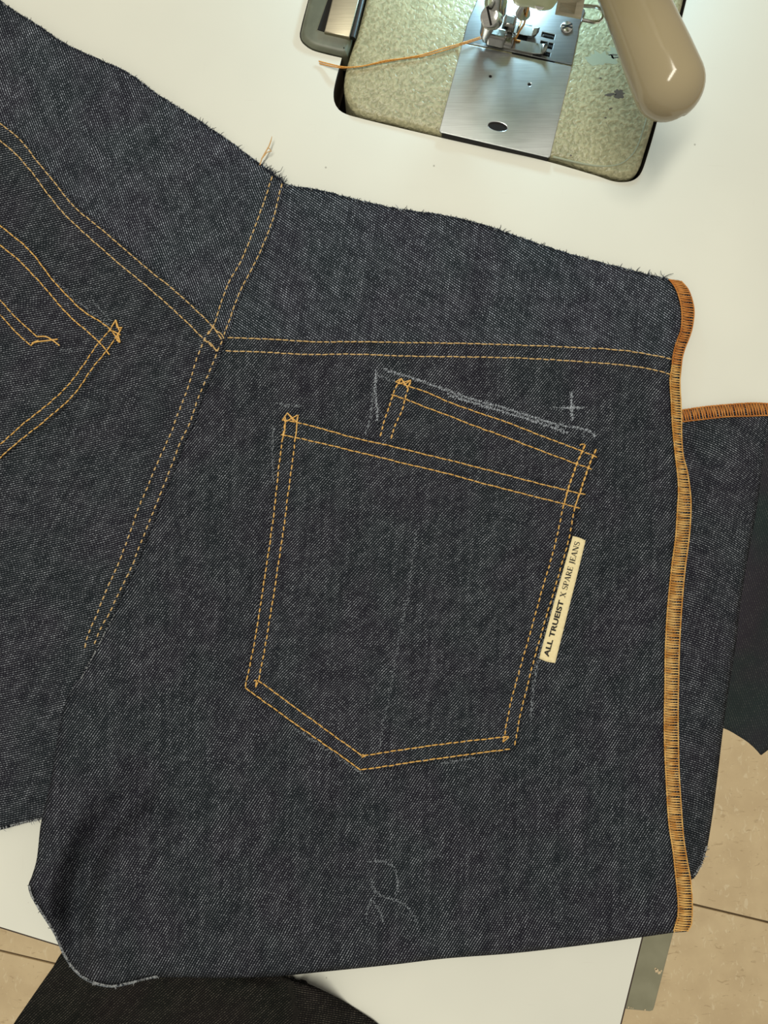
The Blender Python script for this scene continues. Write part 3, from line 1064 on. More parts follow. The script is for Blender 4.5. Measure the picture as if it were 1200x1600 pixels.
# right yoke
yoke_top_R = [(425, 286), (437, 287), (500, 297), (560, 312), (620, 325), (700, 337), (760, 352), (820, 373), (880, 393), (940, 410), (1000, 425), (1050, 437)]
right_yoke = cloth('yoke', yoke_top_R + [(1060, 440), (1070, 465), (1075, 490), (1072, 515), (1064, 535), (1058, 560), (1055, 580), (900, 566), (700, 558), (500, 554), (340, 552), (335, 530), (360, 460), (386, 405), (410, 345)],
                   zRY, twill_uv(-34, 0), M['denim_yoke'], jeans, grain=80, jag=0.8, label='right-hand yoke panel with a frayed top edge')
# left yoke
yoke_top_L = [(-290, -215), (-170, -125), (-60, -42), (0, 0), (30, 21), (60, 39), (101, 67), (150, 90), (202, 114), (240, 142), (285, 171), (319, 193), (360, 221), (405, 255), (420, 266), (446, 286)]
left_yoke = cloth('yoke', yoke_top_L + [(430, 347), (405, 408), (380, 456), (354, 531), (345, 545), (310, 498), (268, 465), (192, 402), (115, 337), (57, 266), (0, 208), (-60, 160), (-190, 60), (-330, -60)],
                  zLY, twill_uv(-69, 0.0), M['denim_yoke'], jeans, grain=40, jag=0.8, label='left-hand yoke panel with a frayed top edge')
# right leg panel
panel_R = [(345, 524), (500, 527.5), (650, 532), (780, 537), (860, 539), (950, 541), (1000, 547), (1053, 556), (1053, 577), (1054, 600), (1057, 640), (1060, 690), (1066, 750), (1067, 790), (1064, 842), (1060, 878), (1055, 925), (1051, 966), (1049, 1021),
           (1048, 1117), (1049, 1200), (1053, 1262), (1058, 1310), (1064, 1350), (1069, 1400), (1069, 1435), (1064, 1455), (1054, 1457), (933, 1474), (807, 1489), (693, 1498), (617, 1507), (490, 1520), (427, 1526), (350, 1528), (270, 1527),
           (245, 1527), (227, 1529), (203, 1537), (171, 1542), (139, 1533), (117, 1517), (99, 1491), (92, 1475), (83, 1456), (64, 1427), (48, 1400), (44, 1384), (49, 1371), (57, 1344), (64, 1286), (78, 1226), (89, 1158), (98, 1111), (106, 1085),
           (110, 1065), (120, 1040), (140, 1000), (170, 930), (205, 850), (235, 765), (265, 690), (290, 625), (315, 560)]
right_panel = cloth('leg_panel', panel_R, zRP, twill_uv(50, -0.010, 200), M['denim'], jeans, grain=88, corner=70, roundover=lambda u, v: 0.0016 + 0.0042 * smooth(1380, 1450, v), rw=15, label='right-hand leg panel with a curled lower left corner')
# left leg panel lies over the right one along the centre seam
panel_L = [(-330, -85), (-190, 35), (-60, 140), (0, 188), (30, 211), (60, 246), (91, 284), (118, 317), (156, 349), (195, 382), (233, 415), (271, 445), (310, 480), (334, 503), (351, 526), (346, 550), (339, 570), (328, 596), (316, 623), (303, 662), (289, 690), (276, 726),
           (259, 765), (244, 806), (225, 853), (212, 887), (195, 921), (178, 958), (165, 982), (150, 1012), (130, 1050), (114, 1080), (112, 1120), (105, 1200), (95, 1272), (65, 1277.5), (33, 1284), (0, 1292.5), (-60, 1303), (-330, 1350), (-430, 1150), (-480, 700), (-430, 250)]
left_panel = cloth('leg_panel', panel_L, zLP, twill_uv(15, 0.012, -450), M['denim'], jeans, grain=60, thick=0.0008, corner=60, label='left-hand leg panel lapped over the centre seam')
# lower layer at the cut end of the left panel
cut_end = cloth('turned_end', [(-300, 1290), (-60, 1240), (100, 1215), (98, 1276), (66, 1280), (34, 1287.5), (0, 1297), (-60, 1308), (-300, 1352)], lambda u, v: zLP(u, v) - 0.0012, twill_uv(15), M['denim'], jeans, label='second layer at the cut lower end')

# ---- pockets
up_pocket = cloth('upper_pocket', [(620, 593), (632, 592), (648, 598), (700, 619), (792, 652), (850, 675), (912, 698), (937, 707), (934, 716), (921, 737), (905, 785), (896, 815), (800, 800), (600, 740), (586, 690), (600, 640), (611, 615)],
                  zP1, twill_uv(47, 0), M['denim'], jeans, grain=85, roundover=0.0007, rw=5, label='upper pocket opening offset behind the main pocket')
pk = [(440, 648), (455, 647), (470, 653), (549, 676), (656, 701), (762, 727), (825, 743), (885, 759), (915, 768), (910, 785), (901, 805), (893, 845), (877, 902), (858, 965), (837, 1040), (825, 1090), (816, 1124), (808, 1168), (800, 1174), (700, 1188), (564, 1208), (470, 1142), (378, 1077), (384, 1050), (393, 1000), (409, 910), (421, 817), (430, 737), (436, 690)]
main_pocket = cloth('patch_pocket', pk, zP2, twill_uv(47, 0.0), M['denim'], jeans, grain=86, roundover=0.0009, rw=5, corner=35, label='pointed patch pocket on the right-hand leg')
lpk = [(-170, 195), (-90, 268), (0, 346), (50, 386), (85, 431), (130, 478), (172, 505), (192, 508), (193, 516), (190, 527), (170, 555), (122, 620), (77, 661), (37, 692), (-4, 722), (-80, 790), (-165, 868), (-340, 800), (-425, 640), (-300, 420)]
left_pocket = cloth('patch_pocket', lpk, zLK, twill_uv(11, 0.0), M['denim'], jeans, grain=55, roundover=0.0010, rw=5, corner=40, label='patch pocket on the left-hand leg, cut by the picture edge')

# ---- stitching
gold, pale = M['gold'], M['gold_pale']
# yoke seams
stitches([(-320, -80), (-190, 40), (-60, 144), (0, 193), (29, 216), (57.5, 251), (88, 289), (115, 322), (153, 354), (192, 387), (230, 420), (268, 450), (307, 485), (330, 508), (347, 531)], zLP, left_panel, pale, r=1.0, dash=0.86)
stitches([(-320, -55), (-190, 66), (-60, 168), (0, 220), (23, 239), (52, 272), (77, 306), (103, 337), (146, 377), (184, 410), (230, 448), (284, 496), (322, 533), (341, 550)], zLP, left_panel, pale, r=1.05, dash=0.88)
stitches([(355, 527.5), (420, 530), (460, 532.5), (500, 534), (560, 534), (650, 535.5), (720, 536.5), (800, 539), (860, 541), (900, 543), (950, 545.5), (1000, 551), (1050, 561)], zRP, right_panel, pale, r=1.0, dash=0.86)
stitches([(352, 548), (420, 550.5), (460, 553), (500, 554), (560, 553.5), (640, 556.5), (720, 557.5), (800, 559), (870, 562.5), (920, 566), (960, 569), (1010, 575.5), (1050, 585)], zRP, right_panel, pale, r=1.0, dash=0.86)
# centre seam through the yokes
stitches([(426, 274), (406, 333), (377.5, 406), (356, 444), (335, 506)], zLY, left_yoke, pale, r=1.05, dash=0.72)
stitches([(441, 285), (425.5, 345), (400.5, 406), (375.6, 454), (349, 527)], zLY, left_yoke, pale, r=1.05, dash=0.72)
# centre seam below
stitches([(328, 515), (313, 545), (305, 567), (293, 607), (278, 647), (267, 677), (255, 703), (243, 730), (231, 760), (219, 787), (202.5, 834), (186, 878), (165, 925), (148.5, 966), (138, 990), (132, 1014)], zLP, left_panel, pale, r=1.1, dash=0.58, pitch=11.5)
stitches([(348, 530), (340, 548), (333, 567), (322, 593), (310, 620), (297, 660), (283, 687), (270, 723), (254, 763), (238, 804), (219, 851), (206, 885), (189, 919), (172, 956), (159, 979), (146, 1008)], zLP, left_panel, pale, r=1.1, dash=0.58, pitch=11.5)
thread_line([[(333, 508), (337, 516), (345, 521), (350, 529)], [(324, 533), (331, 538), (338, 549)], [(326, 522), (330, 515), (335, 506)]], zLP, left_panel, pale, r=0.8, name='crossing_stitches')
# upper pocket
stitches([(619, 597), (637, 603), (667, 613), (700, 627.5), (745, 644), (792.5, 660), (850, 682.5), (910, 705), (933, 714.5)], zP1, up_pocket, gold, dash=0.93, r=1.02)
stitches([(611, 616.5), (632, 623), (667, 637), (700, 649), (740, 665), (782.5, 680), (850, 706), (900, 724.5), (925, 733)], zP1, up_pocket, gold, dash=0.93, r=1.02)
stitches([(627, 591), (619, 604), (613, 620), (600, 660), (594, 683)], zP1, up_pocket, gold, dash=0.66, r=1.25, pitch=9.5)
stitches([(641, 596), (636, 612), (627, 644), (617, 665), (611, 687)], zP1, up_pocket, gold, dash=0.66, r=1.25, pitch=9.5)
stitches([(931.5, 701), (917.5, 735), (906, 770)], zP1, up_pocket, gold, dash=0.8, r=1.5, pitch=9)
stitches([(914.5, 694), (901, 725), (887.5, 765)], zP1, up_pocket, gold, dash=0.8, r=1.5, pitch=9)
thread_line([[(618, 597), (627, 591), (638, 607)], [(627, 591), (632, 601), (642, 594), (641, 600), (635, 606)], [(622, 600), (631, 597), (642, 594)], [(913, 694), (908, 694), (906, 696)]], zP1, up_pocket, gold, r=0.9)
# main pocket
stitches([(441, 656), (464, 660), (507, 671), (549, 683), (592, 692.5), (656, 708), (710, 721), (762.5, 734.5), (825, 751), (885, 766), (915, 773)], zP2, main_pocket, gold, dash=0.93, r=1.02)
stitches([(438.5, 679), (464, 684), (533, 700), (603, 717), (667, 732.5), (710, 743), (750, 754), (807.5, 769), (880, 787), (907, 794)], zP2, main_pocket, gold, dash=0.93, r=1.02)
stitches([(446, 650), (445, 660), (440, 695), (434.7, 737), (430.7, 775), (426, 817), (414, 900), (398, 1000), (383, 1075)], zP2, main_pocket, gold, dash=0.70, r=1.12)
stitches([(465, 650), (464, 660), (461, 689), (454.7, 737), (449, 780), (444.5, 817), (432, 900), (416, 1000), (404, 1064)], zP2, main_pocket, gold, dash=0.70, r=1.12)
stitches([(383, 1075), (470, 1137), (564, 1203)], zP2, main_pocket, gold, dash=0.9, r=1.08)
stitches([(402, 1062), (480, 1119), (566, 1181)], zP2, main_pocket, gold, dash=0.9, r=1.08)
stitches([(564, 1203), (680, 1186), (798, 1170)], zP2, main_pocket, gold, dash=0.85, r=1.08)
stitches([(566, 1181), (680, 1164), (794, 1151)], zP2, main_pocket, gold, dash=0.85, r=1.08)
stitches([(906, 770), (897.5, 795), (890, 838), (872.5, 900), (854, 962.5), (832.5, 1037.5), (820, 1087.5), (812.5, 1120), (804, 1166)], zP2, main_pocket, gold, dash=0.66, r=1.1)
stitches([(887, 766), (880, 792), (877.5, 803), (867.5, 850), (847.5, 920), (835, 965), (812.5, 1045), (797.5, 1100), (788, 1150)], zP2, main_pocket, gold, dash=0.66, r=1.1)
thread_line([[(441, 657), (449, 645), (464, 660)], [(464, 660), (466, 648), (446, 659)], [(449, 645), (459, 658)], [(397, 1064), (401, 1062), (399, 1075), (403, 1066)], [(786, 1151), (796, 1151), (785, 1160), (789, 1150)],
             [(566, 1179), (572, 1181), (565, 1183)], [(446, 652), (445, 672), (442, 684)], [(464, 655), (463, 675), (460, 690)], [(908, 766), (898, 792)], [(888, 764), (882, 786)]], zP2, main_pocket, gold, r=0.95)
# left pocket
stitches([(-165, 208), (-88, 276), (0, 352.5), (46, 391), (80.5, 435), (126.5, 483), (169, 511.5), (188, 536)], zLK, left_pocket, gold, dash=0.93, r=1.1)
stitches([(-178, 230), (-90, 305), (0, 383), (31, 408), (65, 444), (103.5, 488.6), (153, 533), (172, 555)], zLK, left_pocket, gold, dash=0.93, r=1.1)
stitches([(-6, 464), (0, 469), (23, 494), (59, 527)], zLK, left_pocket, gold, dash=0.95, r=1.0)
stitches([(-6, 486), (0, 492), (23, 517), (48, 540)], zLK, left_pocket, gold, dash=0.95, r=1.0)
stitches([(175, 511.7), (153, 536.7), (133, 566.7), (106.7, 601.7), (73, 633), (33, 665), (0, 695), (-75, 762), (-158, 836)], zLK, left_pocket, gold, dash=0.85, r=1.02)
stitches([(190, 513), (181.7, 526.7), (165, 550), (143, 576.7), (116.7, 615), (73, 655), (33, 686.7), (0, 715), (-78, 783), (-163, 860)], zLK, left_pocket, gold, dash=0.85, r=1.02)
thread_line([[(48, 540), (54, 535), (75, 532), (90, 530)], [(59, 526), (72, 526), (84, 533), (93, 540)], [(50, 536), (60, 532)], [(174, 511), (181, 500), (186, 516)], [(181, 500), (183, 512), (191, 512)], [(176, 517), (188, 523)], [(184, 522), (188, 536), (182, 531)],
             [(188, 516), (182, 526), (187, 530)]], zLK, left_pocket, gold, r=1.1, name='bar_tack')

# ---- overlocked side edge
def overlock(lft, rgt, zf, parent, mats, pitch=4.0, slant=2.0, name='overlock_edge', label=None, every=None):
    la = resample(catmull(lft, 3, corner=80), 1.0); ra = resample(catmull(rgt, 3, corner=80), 1.0)
    L = sum((b - a).length for a, b in zip(la, la[1:]))
    n = int(L / pitch)
    rnd = random.Random(3)
    def at(arr, t_):
        x = max(0, min(1, t_)) * (len(arr) - 1); i = min(len(arr) - 2, int(x))
        return arr[i].lerp(arr[i + 1], x - i)
    mbs = [MB() for _ in mats]
    for i in range(n):
        t0 = (i + rnd.uniform(-0.15, 0.15)) / n
        mb = mbs[every(t0)] if every else mbs[0]
        a = at(la, t0); b = at(ra, t0 + slant / L)
        a2 = at(la, t0 + 0.5 * pitch / L + 0.2 * pitch / L)
        c = at(ra, t0 + (slant + pitch * 0.9) / L)
        for (p, q, rr, hz) in ((a, b, 0.95, 0.0006), (b, a2, 0.5, 0.0004)):
            pts = []
            for s_ in (-0.02, 0.10, 0.5, 0.92, 1.02):
                m = p.lerp(q, s_)
                dz = hz if 0.05 < s_ < 0.95 else -0.0001
                pts.append(P(m.x, m.y, zf(m.x, m.y) + dz))
            mb.tube(pts, [rr * x / 3230.0 for x in (0.8, 1, 1.05, 1, 0.8)], 5)
        # the looper chain on both borders
        d = at(la, t0 + pitch / L) - a
        for q0, q1 in ((a + Vector((-1.2, -1.0)), a + d + Vector((0.6, 0.2))),):
            mb.tube([P(q0.x, q0.y, zf(q0.x, q0.y) + 0.0002), P((q0.x + q1.x) / 2, (q0.y + q1.y) / 2, zf(q0.x, q0.y) + 0.0006), P(q1.x, q1.y, zf(q1.x, q1.y) + 0.0002)], [0.0002, 0.0003, 0.0002], 5)
        e = at(ra, t0 + pitch / L) - at(ra, t0)
        q0 = at(ra, t0); q1 = q0 + e * 1.1
        mb.tube([P(q0.x, q0.y, zf(q0.x, q0.y) + 0.0001), P(q1.x, q1.y, zf(q1.x, q1.y) + 0.0001)], [0.0003, 0.0003], 5)
    for mb, m in zip(mbs, mats):
        if mb.v:
            mb.build(name, m, parent, kind='stuff', label=label)
side_L = [(1046, 437), (1054, 447), (1060, 460), (1065, 480), (1066, 500), (1064, 518), (1057.5, 535), (1052.5, 555), (1050, 577), (1047.5, 592), (1049.5, 630), (1051, 662), (1055, 705), (1060, 750), (1060.5, 775), (1059.5, 787.5), (1056, 842), (1051, 878), (1046, 925), (1042.5, 966), (1040, 1021), (1039.5, 1076), (1038.6, 1117), (1038.8, 1159), (1039.9, 1190), (1042.9, 1248), (1046, 1290.6), (1052, 1330), (1056, 1366.5), (1059.7, 1403), (1059.7, 1431), (1056, 1445), (1053, 1456.5)]
side_R = [(1064, 439), (1075, 452), (1082.5, 472), (1084.5, 490), (1081, 515), (1076, 530), (1070, 545), (1066, 560), (1064, 577), (1062.5, 597), (1064, 630), (1065, 655), (1065, 680), (1067.5, 712), (1074, 737), (1077.5, 760), (1079.5, 782), (1078.8, 815), (1075.5, 851), (1071, 884), (1067, 925), (1064, 966), (1061.7, 1007), (1060.3, 1062), (1059.5, 1117), (1060, 1159), (1061, 1206), (1064.5, 1262.5), (1068, 1307.5), (1073, 1341), (1078.6, 1372), (1081.4, 1403), (1081.4, 1431), (1080, 1445), (1074.4, 1455)]
zE = lambda u, v: zRP(min(u, 1066), v) + 0.0012 - 0.0008 * smooth(1060, 1085, u)
strip = cloth('edge_strip', side_L + side_R[::-1], lambda u, v: zE(u, v) - 0.0004, twill_uv(50), M['denim'], jeans, spacing=7, corner=80, label='narrow denim edge under the overlock thread')
overlock(side_L, side_R, zE, strip, [M['overlock_orange'], M['overlock']], every=lambda t_: 0 if t_ < 0.135 else 1, label='gold overlock thread along the side edge')

# ---- woven label
tagz = lambda u, v: zP2(860, 950) + 0.0016 + 0.0010 * smooth(0, 25, (u - 843) + (v - 1029) * 0.27)
tg = cloth('woven_label', [(895, 837.5), (905, 840), (915, 844.5), (903, 894), (891, 942), (879, 990), (867.5, 1036), (855, 1034), (842.5, 1029), (856, 978), (869, 930), (882, 884)], tagz, twill_uv(47), M['label'], jeans, spacing=5, thick=0.0004, corner=60, label='cream woven label with black lettering at the pocket side')
# lettering: heavy sans for the first two words, a hand-built serif for the rest
a_px = Vector((842.5, 1029)); d_px = (Vector((895, 837.5)) - a_px)
TL = d_px.length; d_px.normalize(); n_px = Vector((-d_px.y, d_px.x))     # n points to the label's outer side
if n_px.x < 0:
    n_px = -n_px
def label_pt(x, y):
    """x along the label from its lower end, y up from the baseline, both in pixels; letters stand with their tops to the left"""
    p = a_px + d_px * x + n_px * (13.6 - y)
    q = P(p.x, p.y, tagz(p.x, p.y)); q.z += 0.00022
    return q
def sans_words(txt, x0, x1, h, bold):
    cu = bpy.data.curves.new('lettering', 'FONT'); cu.body = txt; cu.size = 1.0; cu.offset = bold; cu.space_character = 1.02
    ob = bpy.data.objects.new('lettering', cu); COL.objects.link(ob)
    dg = bpy.context.evaluated_depsgraph_get()
    me = bpy.data.meshes.new_from_object(ob.evaluated_get(dg))
    bpy.data.objects.remove(ob); bpy.data.curves.remove(cu)
    xs = [v.co.x for v in me.vertices]; ys = [v.co.y for v in me.vertices]
    mb = MB()
    vs = [label_pt(x0 + (v.co.x - min(xs)) / (max(xs) - min(xs)) * (x1 - x0), (v.co.y - min(ys)) / (max(ys) - min(ys)) * h) for v in me.vertices]
    mb.add(vs, [tuple(p.vertices) for p in me.polygons])
    bpy.data.meshes.remove(me)
    return mb
lw = sans_words('ALL TRUEIST', 6.0, 97, 8.6, 0.036)
lw.build('lettering', M['ink'], tg, shade=False, label='heavy black capitals reading ALL TRUEIST')
TK, TN = 0.17, 0.075
def st(a, b, w):
    return ('s', a, b, w)
def arc(cx, cy, rx, ry, a0, a1, w0, w1):
    return ('a', cx, cy, rx, ry, a0, a1, w0, w1)
def serif(x, y, w=0.30):
    return ('s', (x - w / 2, y), (x + w / 2, y), 0.06)
GL = {
    'X': (0.78, [st((0.10, 1), (0.66, 0), TK), st((0.12, 0), (0.64, 1), TN), serif(0.12, 0.97), serif(0.64, 0.97), serif(0.12, 0.03), serif(0.66, 0.03)]),
    'S': (0.62, [arc(0.31, 0.75, 0.21, 0.22, 30, 270, 0.07, 0.16), arc(0.31, 0.27, 0.22, 0.25, 90, -150, 0.16, 0.07), st((0.52, 0.98), (0.52, 0.72), 0.05), st((0.08, 0.02), (0.08, 0.30), 0.05)]),
    'P': (0.66, [st((0.16, 0), (0.16, 1), TK), serif(0.16, 0.03), serif(0.10, 0.97, 0.2), st((0.16, 0.96), (0.36, 0.96), TN), st((0.16, 0.46), (0.36, 0.46), TN), arc(0.36, 0.71, 0.20, 0.25, 90, -90, 0.09, 0.09), st((0.56, 0.60), (0.56, 0.82), TK * 0.9)]),
    'A': (0.78, [st((0.10, 0), (0.38, 1), TN), st((0.38, 1), (0.66, 0), TK), st((0.20, 0.33), (0.56, 0.33), TN), serif(0.10, 0.03, 0.26), serif(0.66, 0.03)]),
    'R': (0.76, [st((0.16, 0), (0.16, 1), TK), serif(0.16, 0.03), serif(0.10, 0.97, 0.2), st((0.16, 0.96), (0.36, 0.96), TN), st((0.16, 0.50), (0.36, 0.50), TN), arc(0.36, 0.73, 0.19, 0.23, 90, -90, 0.09, 0.09), st((0.55, 0.64), (0.55, 0.82), TK * 0.9), st((0.34, 0.50), (0.66, 0.0), TK), serif(0.68, 0.03, 0.18)]),
    'E': (0.66, [st((0.16, 0), (0.16, 1), TK), st((0.04, 0.965), (0.56, 0.965), TN), st((0.04, 0.035), (0.58, 0.035), TN), st((0.16, 0.51), (0.44, 0.51), TN), st((0.55, 1.0), (0.55, 0.76), 0.06), st((0.57, 0.0), (0.57, 0.26), 0.06), st((0.44, 0.40), (0.44, 0.62), 0.06)]),
    'J': (0.46, [st((0.27, 0.05), (0.27, 1), TK), serif(0.27, 0.97), arc(0.12, 0.02, 0.15, 0.16, 0, -110, 0.14, 0.07)]),
    'N': (0.86, [st((0.14, 0), (0.14, 1), TN), st((0.14, 1), (0.68, 0), TK), st((0.70, 0), (0.70, 1), TN), serif(0.12, 0.97, 0.24), serif(0.14, 0.03, 0.26), serif(0.70, 0.97, 0.26)]),
    ' ': (0.34, []),
}
def serif_words(txt, x0, x1, h):
    total = sum(GL[c][0] for c in txt)
    kx = (x1 - x0) / total
    mb = MB(); x = 0.0
    for ch in txt:
        wd, parts = GL[ch]
        for p in parts:
            segs = []
            if p[0] == 's':
                segs.append((Vector(p[1]), Vector(p[2]), p[3], p[3]))
            else:
                _, cx, cy, rx, ry, a0, a1, w0, w1 = p
                N_ = 12
                for i in range(N_):
                    t0 = math.radians(a0 + (a1 - a0) * i / N_); t1 = math.radians(a0 + (a1 - a0) * (i + 1) / N_)
                    segs.append((Vector((cx + rx * math.cos(t0), cy + ry * math.sin(t0))), Vector((cx + rx * math.cos(t1), cy + ry * math.sin(t1))), w0 + (w1 - w0) * i / N_, w0 + (w1 - w0) * (i + 1) / N_))
            for a, b, wa, wb2 in segs:
                d = (b - a).normalized(); nn = Vector((-d.y, d.x))
                q = [a + nn * wa / 2, a - nn * wa / 2, b - nn * wb2 / 2, b + nn * wb2 / 2]
                mb.add([label_pt(x0 + (x + c.x) * kx, c.y * h) for c in q], [(0, 1, 2, 3)])
        x += wd
    return mb
sw = serif_words('X SPARE JEANS', 102, 192, 8.6)
sw.build('lettering', M['ink'], tg, shade=False, label='black serif capitals reading X SPARE JEANS')

# ---- chalk marks: dust caught on the twill ridges
def chalk(paths, zf, parent, mat, width=3.0, dens=3.0, ang=48, seed=5, name='chalk_mark', ln=2.6):
    rnd = random.Random(seed)
    mb = MB()
    a = math.radians(ang); d = Vector((math.cos(a), -math.sin(a)))
    nn = Vector((-d.y, d.x))
    for p in paths:
        q = resample(catmull(p, 3, corner=60), 2.0)
        for m in q:
            k = int(dens) + (1 if rnd.random() < dens % 1 else 0)
            for _ in range(k):
                c = m + Vector((rnd.gauss(0, width * 0.5), rnd.gauss(0, width * 0.5)))
                l = ln * rnd.uniform(0.25, 1.0) * 0.42; w = rnd.uniform(0.3, 0.7) * 0.55
                z = zf(c.x, c.y) + 0.00012
                mb.add([P((c + d * l + nn * w).x, (c + d * l + nn * w).y, z), P((c - d * l + nn * w).x, (c - d * l + nn * w).y, z), P((c - d * l - nn * w).x, (c - d * l - nn * w).y, z), P((c + d * l - nn * w).x, (c + d * l - nn * w).y, z)], [(3, 2, 1, 0)])
    return mb.build(name, mat, parent, kind='stuff', shade=False, label='white chalk mark rubbed on the denim')
chalk([[(893, 848), (880, 893), (862, 955), (843, 1022), (834, 1052)]], lambda u, v: zP2(u, v) + 0.0002, main_pocket, M['chalk_faint'], 3.0, 3.0, seed=19, name='raw_edge_flecks')
zc = lambda u, v: zP2(u, v) if v > 760 else zP1(u, v)
chalk([[(587, 581), (587, 614), (590, 657)], [(600, 577), (640, 589), (693, 608), (720, 618), (750, 627), (800, 641), (862, 661), (920, 673), (931, 682)], [(700, 617), (775, 640), (825, 655), (887, 676)], [(892.5, 612), (893.5, 656)], [(880, 637.5), (906, 637)]], zP1, right_panel, M['chalk'], 2.6, 4.2)
chalk([[(584, 607), (579, 647), (573, 676)], [(589, 587), (618, 595)], [(427, 668), (426, 700), (427, 753)], [(432, 631), (469, 635)], [(893, 618), (893, 650)], [(862, 637), (912, 637)], [(912, 676), (911, 683)],
       [(840, 1042), (833, 1075), (830, 1120)], [(460, 1138), (520, 1176), (564, 1208)], [(690, 1193), (740, 1185)]], zP1, right_panel, M['chalk_faint'], 2.6, 2.2, seed=9)
chalk([[(576, 1347), (593, 1345), (611, 1351), (620, 1367), (621, 1387), (619, 1397)], [(580, 1373), (585, 1392), (604, 1403), (620, 1407), (639, 1420), (651, 1440)], [(573, 1440), (575, 1419), (580, 1405), (593, 1424), (599, 1440)]], lambda u, v: zRP(u, v), right_panel, M['chalk_faint'], 2.2, 1.9, seed=11)
chalk([[(650, 830), (637, 930), (620, 1020), (605, 1100), (592, 1168)]], zP2, main_pocket, M['chalk_faint'], 3.0, 1.0, seed=13)
chalk([[(82, 432), (120, 470), (170, 508)], [(144, 470), (174, 503)], [(94, 547), (112, 548)]], zLK, left_panel, M['chalk_faint'], 2.4, 1.4, ang=12, seed=15)

# ---- frayed edges
def fray(path, zf, parent, out, seed, n, lmin=4, lmax=14, white=0.18, name='frayed_edge'):
    rnd = random.Random(seed)
    q = resample(catmull(path, 4), 1.0)
    mbs = [MB(), MB()]
    for _ in range(n):
        i = rnd.randrange(len(q) - 1)
        d = (q[i + 1] - q[i]).normalized(); nn = Vector((d.y, -d.x)) * out
        L = rnd.uniform(lmin, lmax) * (2.0 if rnd.random() < 0.05 else 1.0)
        a = rnd.uniform(-1.2, 1.2)
        dirv = (nn * math.cos(a) + d * math.sin(a))
        p0 = q[i] - nn * 2.5
        pts = []
        cur = p0.copy(); dd = dirv.copy()
        for s in range(4):
            pts.append(P(cur.x, cur.y, max(0.0005, zf(cur.x, cur.y) + 0.0002 - 0.0003 * s)))
            cur = cur + dd * (L / 3)
            dd = (dd + Vector((rnd.uniform(-0.6, 0.6), rnd.uniform(-0.6, 0.6)))).normalized()
        (mbs[1] if rnd.random() < white else mbs[0]).tube(pts, [0.0002, 0.00018, 0.00014, 0.00008], 4)
    for mb, m, lb in zip(mbs, (M['fray'], M['fray_white']), ('dark frayed yarn ends', 'pale frayed yarn ends')):
        if mb.v:
            mb.build(name, m, parent, kind='stuff', label=lb)
fray(yoke_top_L[2:], zLY, left_yoke, 1, 21, 420, 2.5, 5, 0.12)
fray(yoke_top_R[1:], zRY, right_yoke, 1, 22, 500, 2.5, 5.5, 0.10)
fray([(405, 255), (446, 286)], zLY, left_yoke, 1, 26, 40, 6, 14, 0.1)
fray([(940, 410), (1000, 425), (1048, 437)], zRY, right_yoke, 1, 27, 14, 6, 12, 0.05)
fray([(44, 1384), (48, 1400), (64, 1427), (83, 1456), (99, 1491), (117, 1517), (139, 1533), (171, 1542), (203, 1537), (245, 1527)], zRP, right_panel, -1, 23, 420, 2, 4, 0.7)
re_ = MB()
raw = resample(catmull([(48, 1400), (64, 1427), (83, 1456), (92, 1475), (99, 1491), (117, 1517), (139, 1533), (171, 1541.5), (203, 1536.5), (227, 1529), (245, 1527)], 3), 4)
re_.tube([P(m.x, m.y, zRP(m.x, m.y) - 0.0030) for m in raw], [(0.25 + 0.75 * smooth(0, 40, i)) * 0.00042 for i, m in enumerate(raw)], 6)
re_.build('raw_edge', M['raw_edge'], right_panel, label='pale raw cut edge of the cloth')
fray([(0, 1296), (34, 1287), (66, 1280)], zLP, left_panel, -1, 24, 90, 3, 5, 0.7)
fray([(178, 958), (165, 982), (150, 1012), (130, 1050), (112, 1082)], zLP, left_panel, -1, 25, 60, 2, 3.5, 0.85)
lt = MB()
lt.tube([P(u, v, 0.004) for u, v in ((406, 258), (409, 248), (414, 239), (420, 229), (423, 221), (425, 213))], [0.0003, 0.0003, 0.0003, 0.0003, 0.0003, 0.00012], 6)
lt.tube([P(u, v, 0.004) for u, v in ((410, 247), (417, 238), (424, 236), (421, 232), (417, 231))], [0.00025, 0.00025, 0.0003, 0.00025, 0.0001], 6)
lt.build('thread_end', M['tan_thread'], left_yoke, label='loose tan thread end sticking out of the seam')

# ------------------------------------------------------------------ front panel lying underneath on the right
front = root('denim_front_panel', P(1120, 900), 'folded denim piece with an orange overlocked top, lying under the jeans on the right', 'fabric')
def zF(u, v):
    z = 0.0010 + 0.0022 * gauss(u, v, 1150, 760, 40, 200, 0.15)
    z -= 0.014 * smooth(0, 90, u - (1006 - 0.249 * (v - 1465)))
    return z
fo = [(1040, 648), (1066, 645), (1100, 640), (1137, 637), (1175, 634), (1200, 634), (1215, 636), (1206, 680), (1197, 700), (1188, 760), (1180, 809), (1165, 892), (1156.5, 947), (1150, 1007), (1139, 1076), (1130, 1139), (1122, 1206), (1115, 1262), (1109, 1302), (1105, 1324), (1101, 1338), (1096, 1352), (1083, 1373), (1060, 1380), (1040, 1340), (1020, 1200), (1020, 900), (1030, 760)]
fp = cloth('panel', fo, zF, twill_uv(-20, -0.20, 490), M['denim'], front, grain=75, spacing=7, roundover=0.0022, rw=14, corner=60)
f_up = [(1050, 643), (1066, 641), (1100, 636), (1137, 632.5), (1175, 630), (1200, 631), (1230, 634)]
f_lo = [(1050, 662), (1066, 659), (1100, 655), (1137, 651), (1175, 650), (1200, 649), (1230, 652)]
zFO = lambda u, v: zF(u, v) + 0.0008 - 0.0010 * smooth(640, 630, v)
es = cloth('edge_strip', f_up + f_lo[::-1], lambda u, v: zFO(u, v) - 0.0003, twill_uv(-20), M['denim'], front, spacing=7, corner=80)
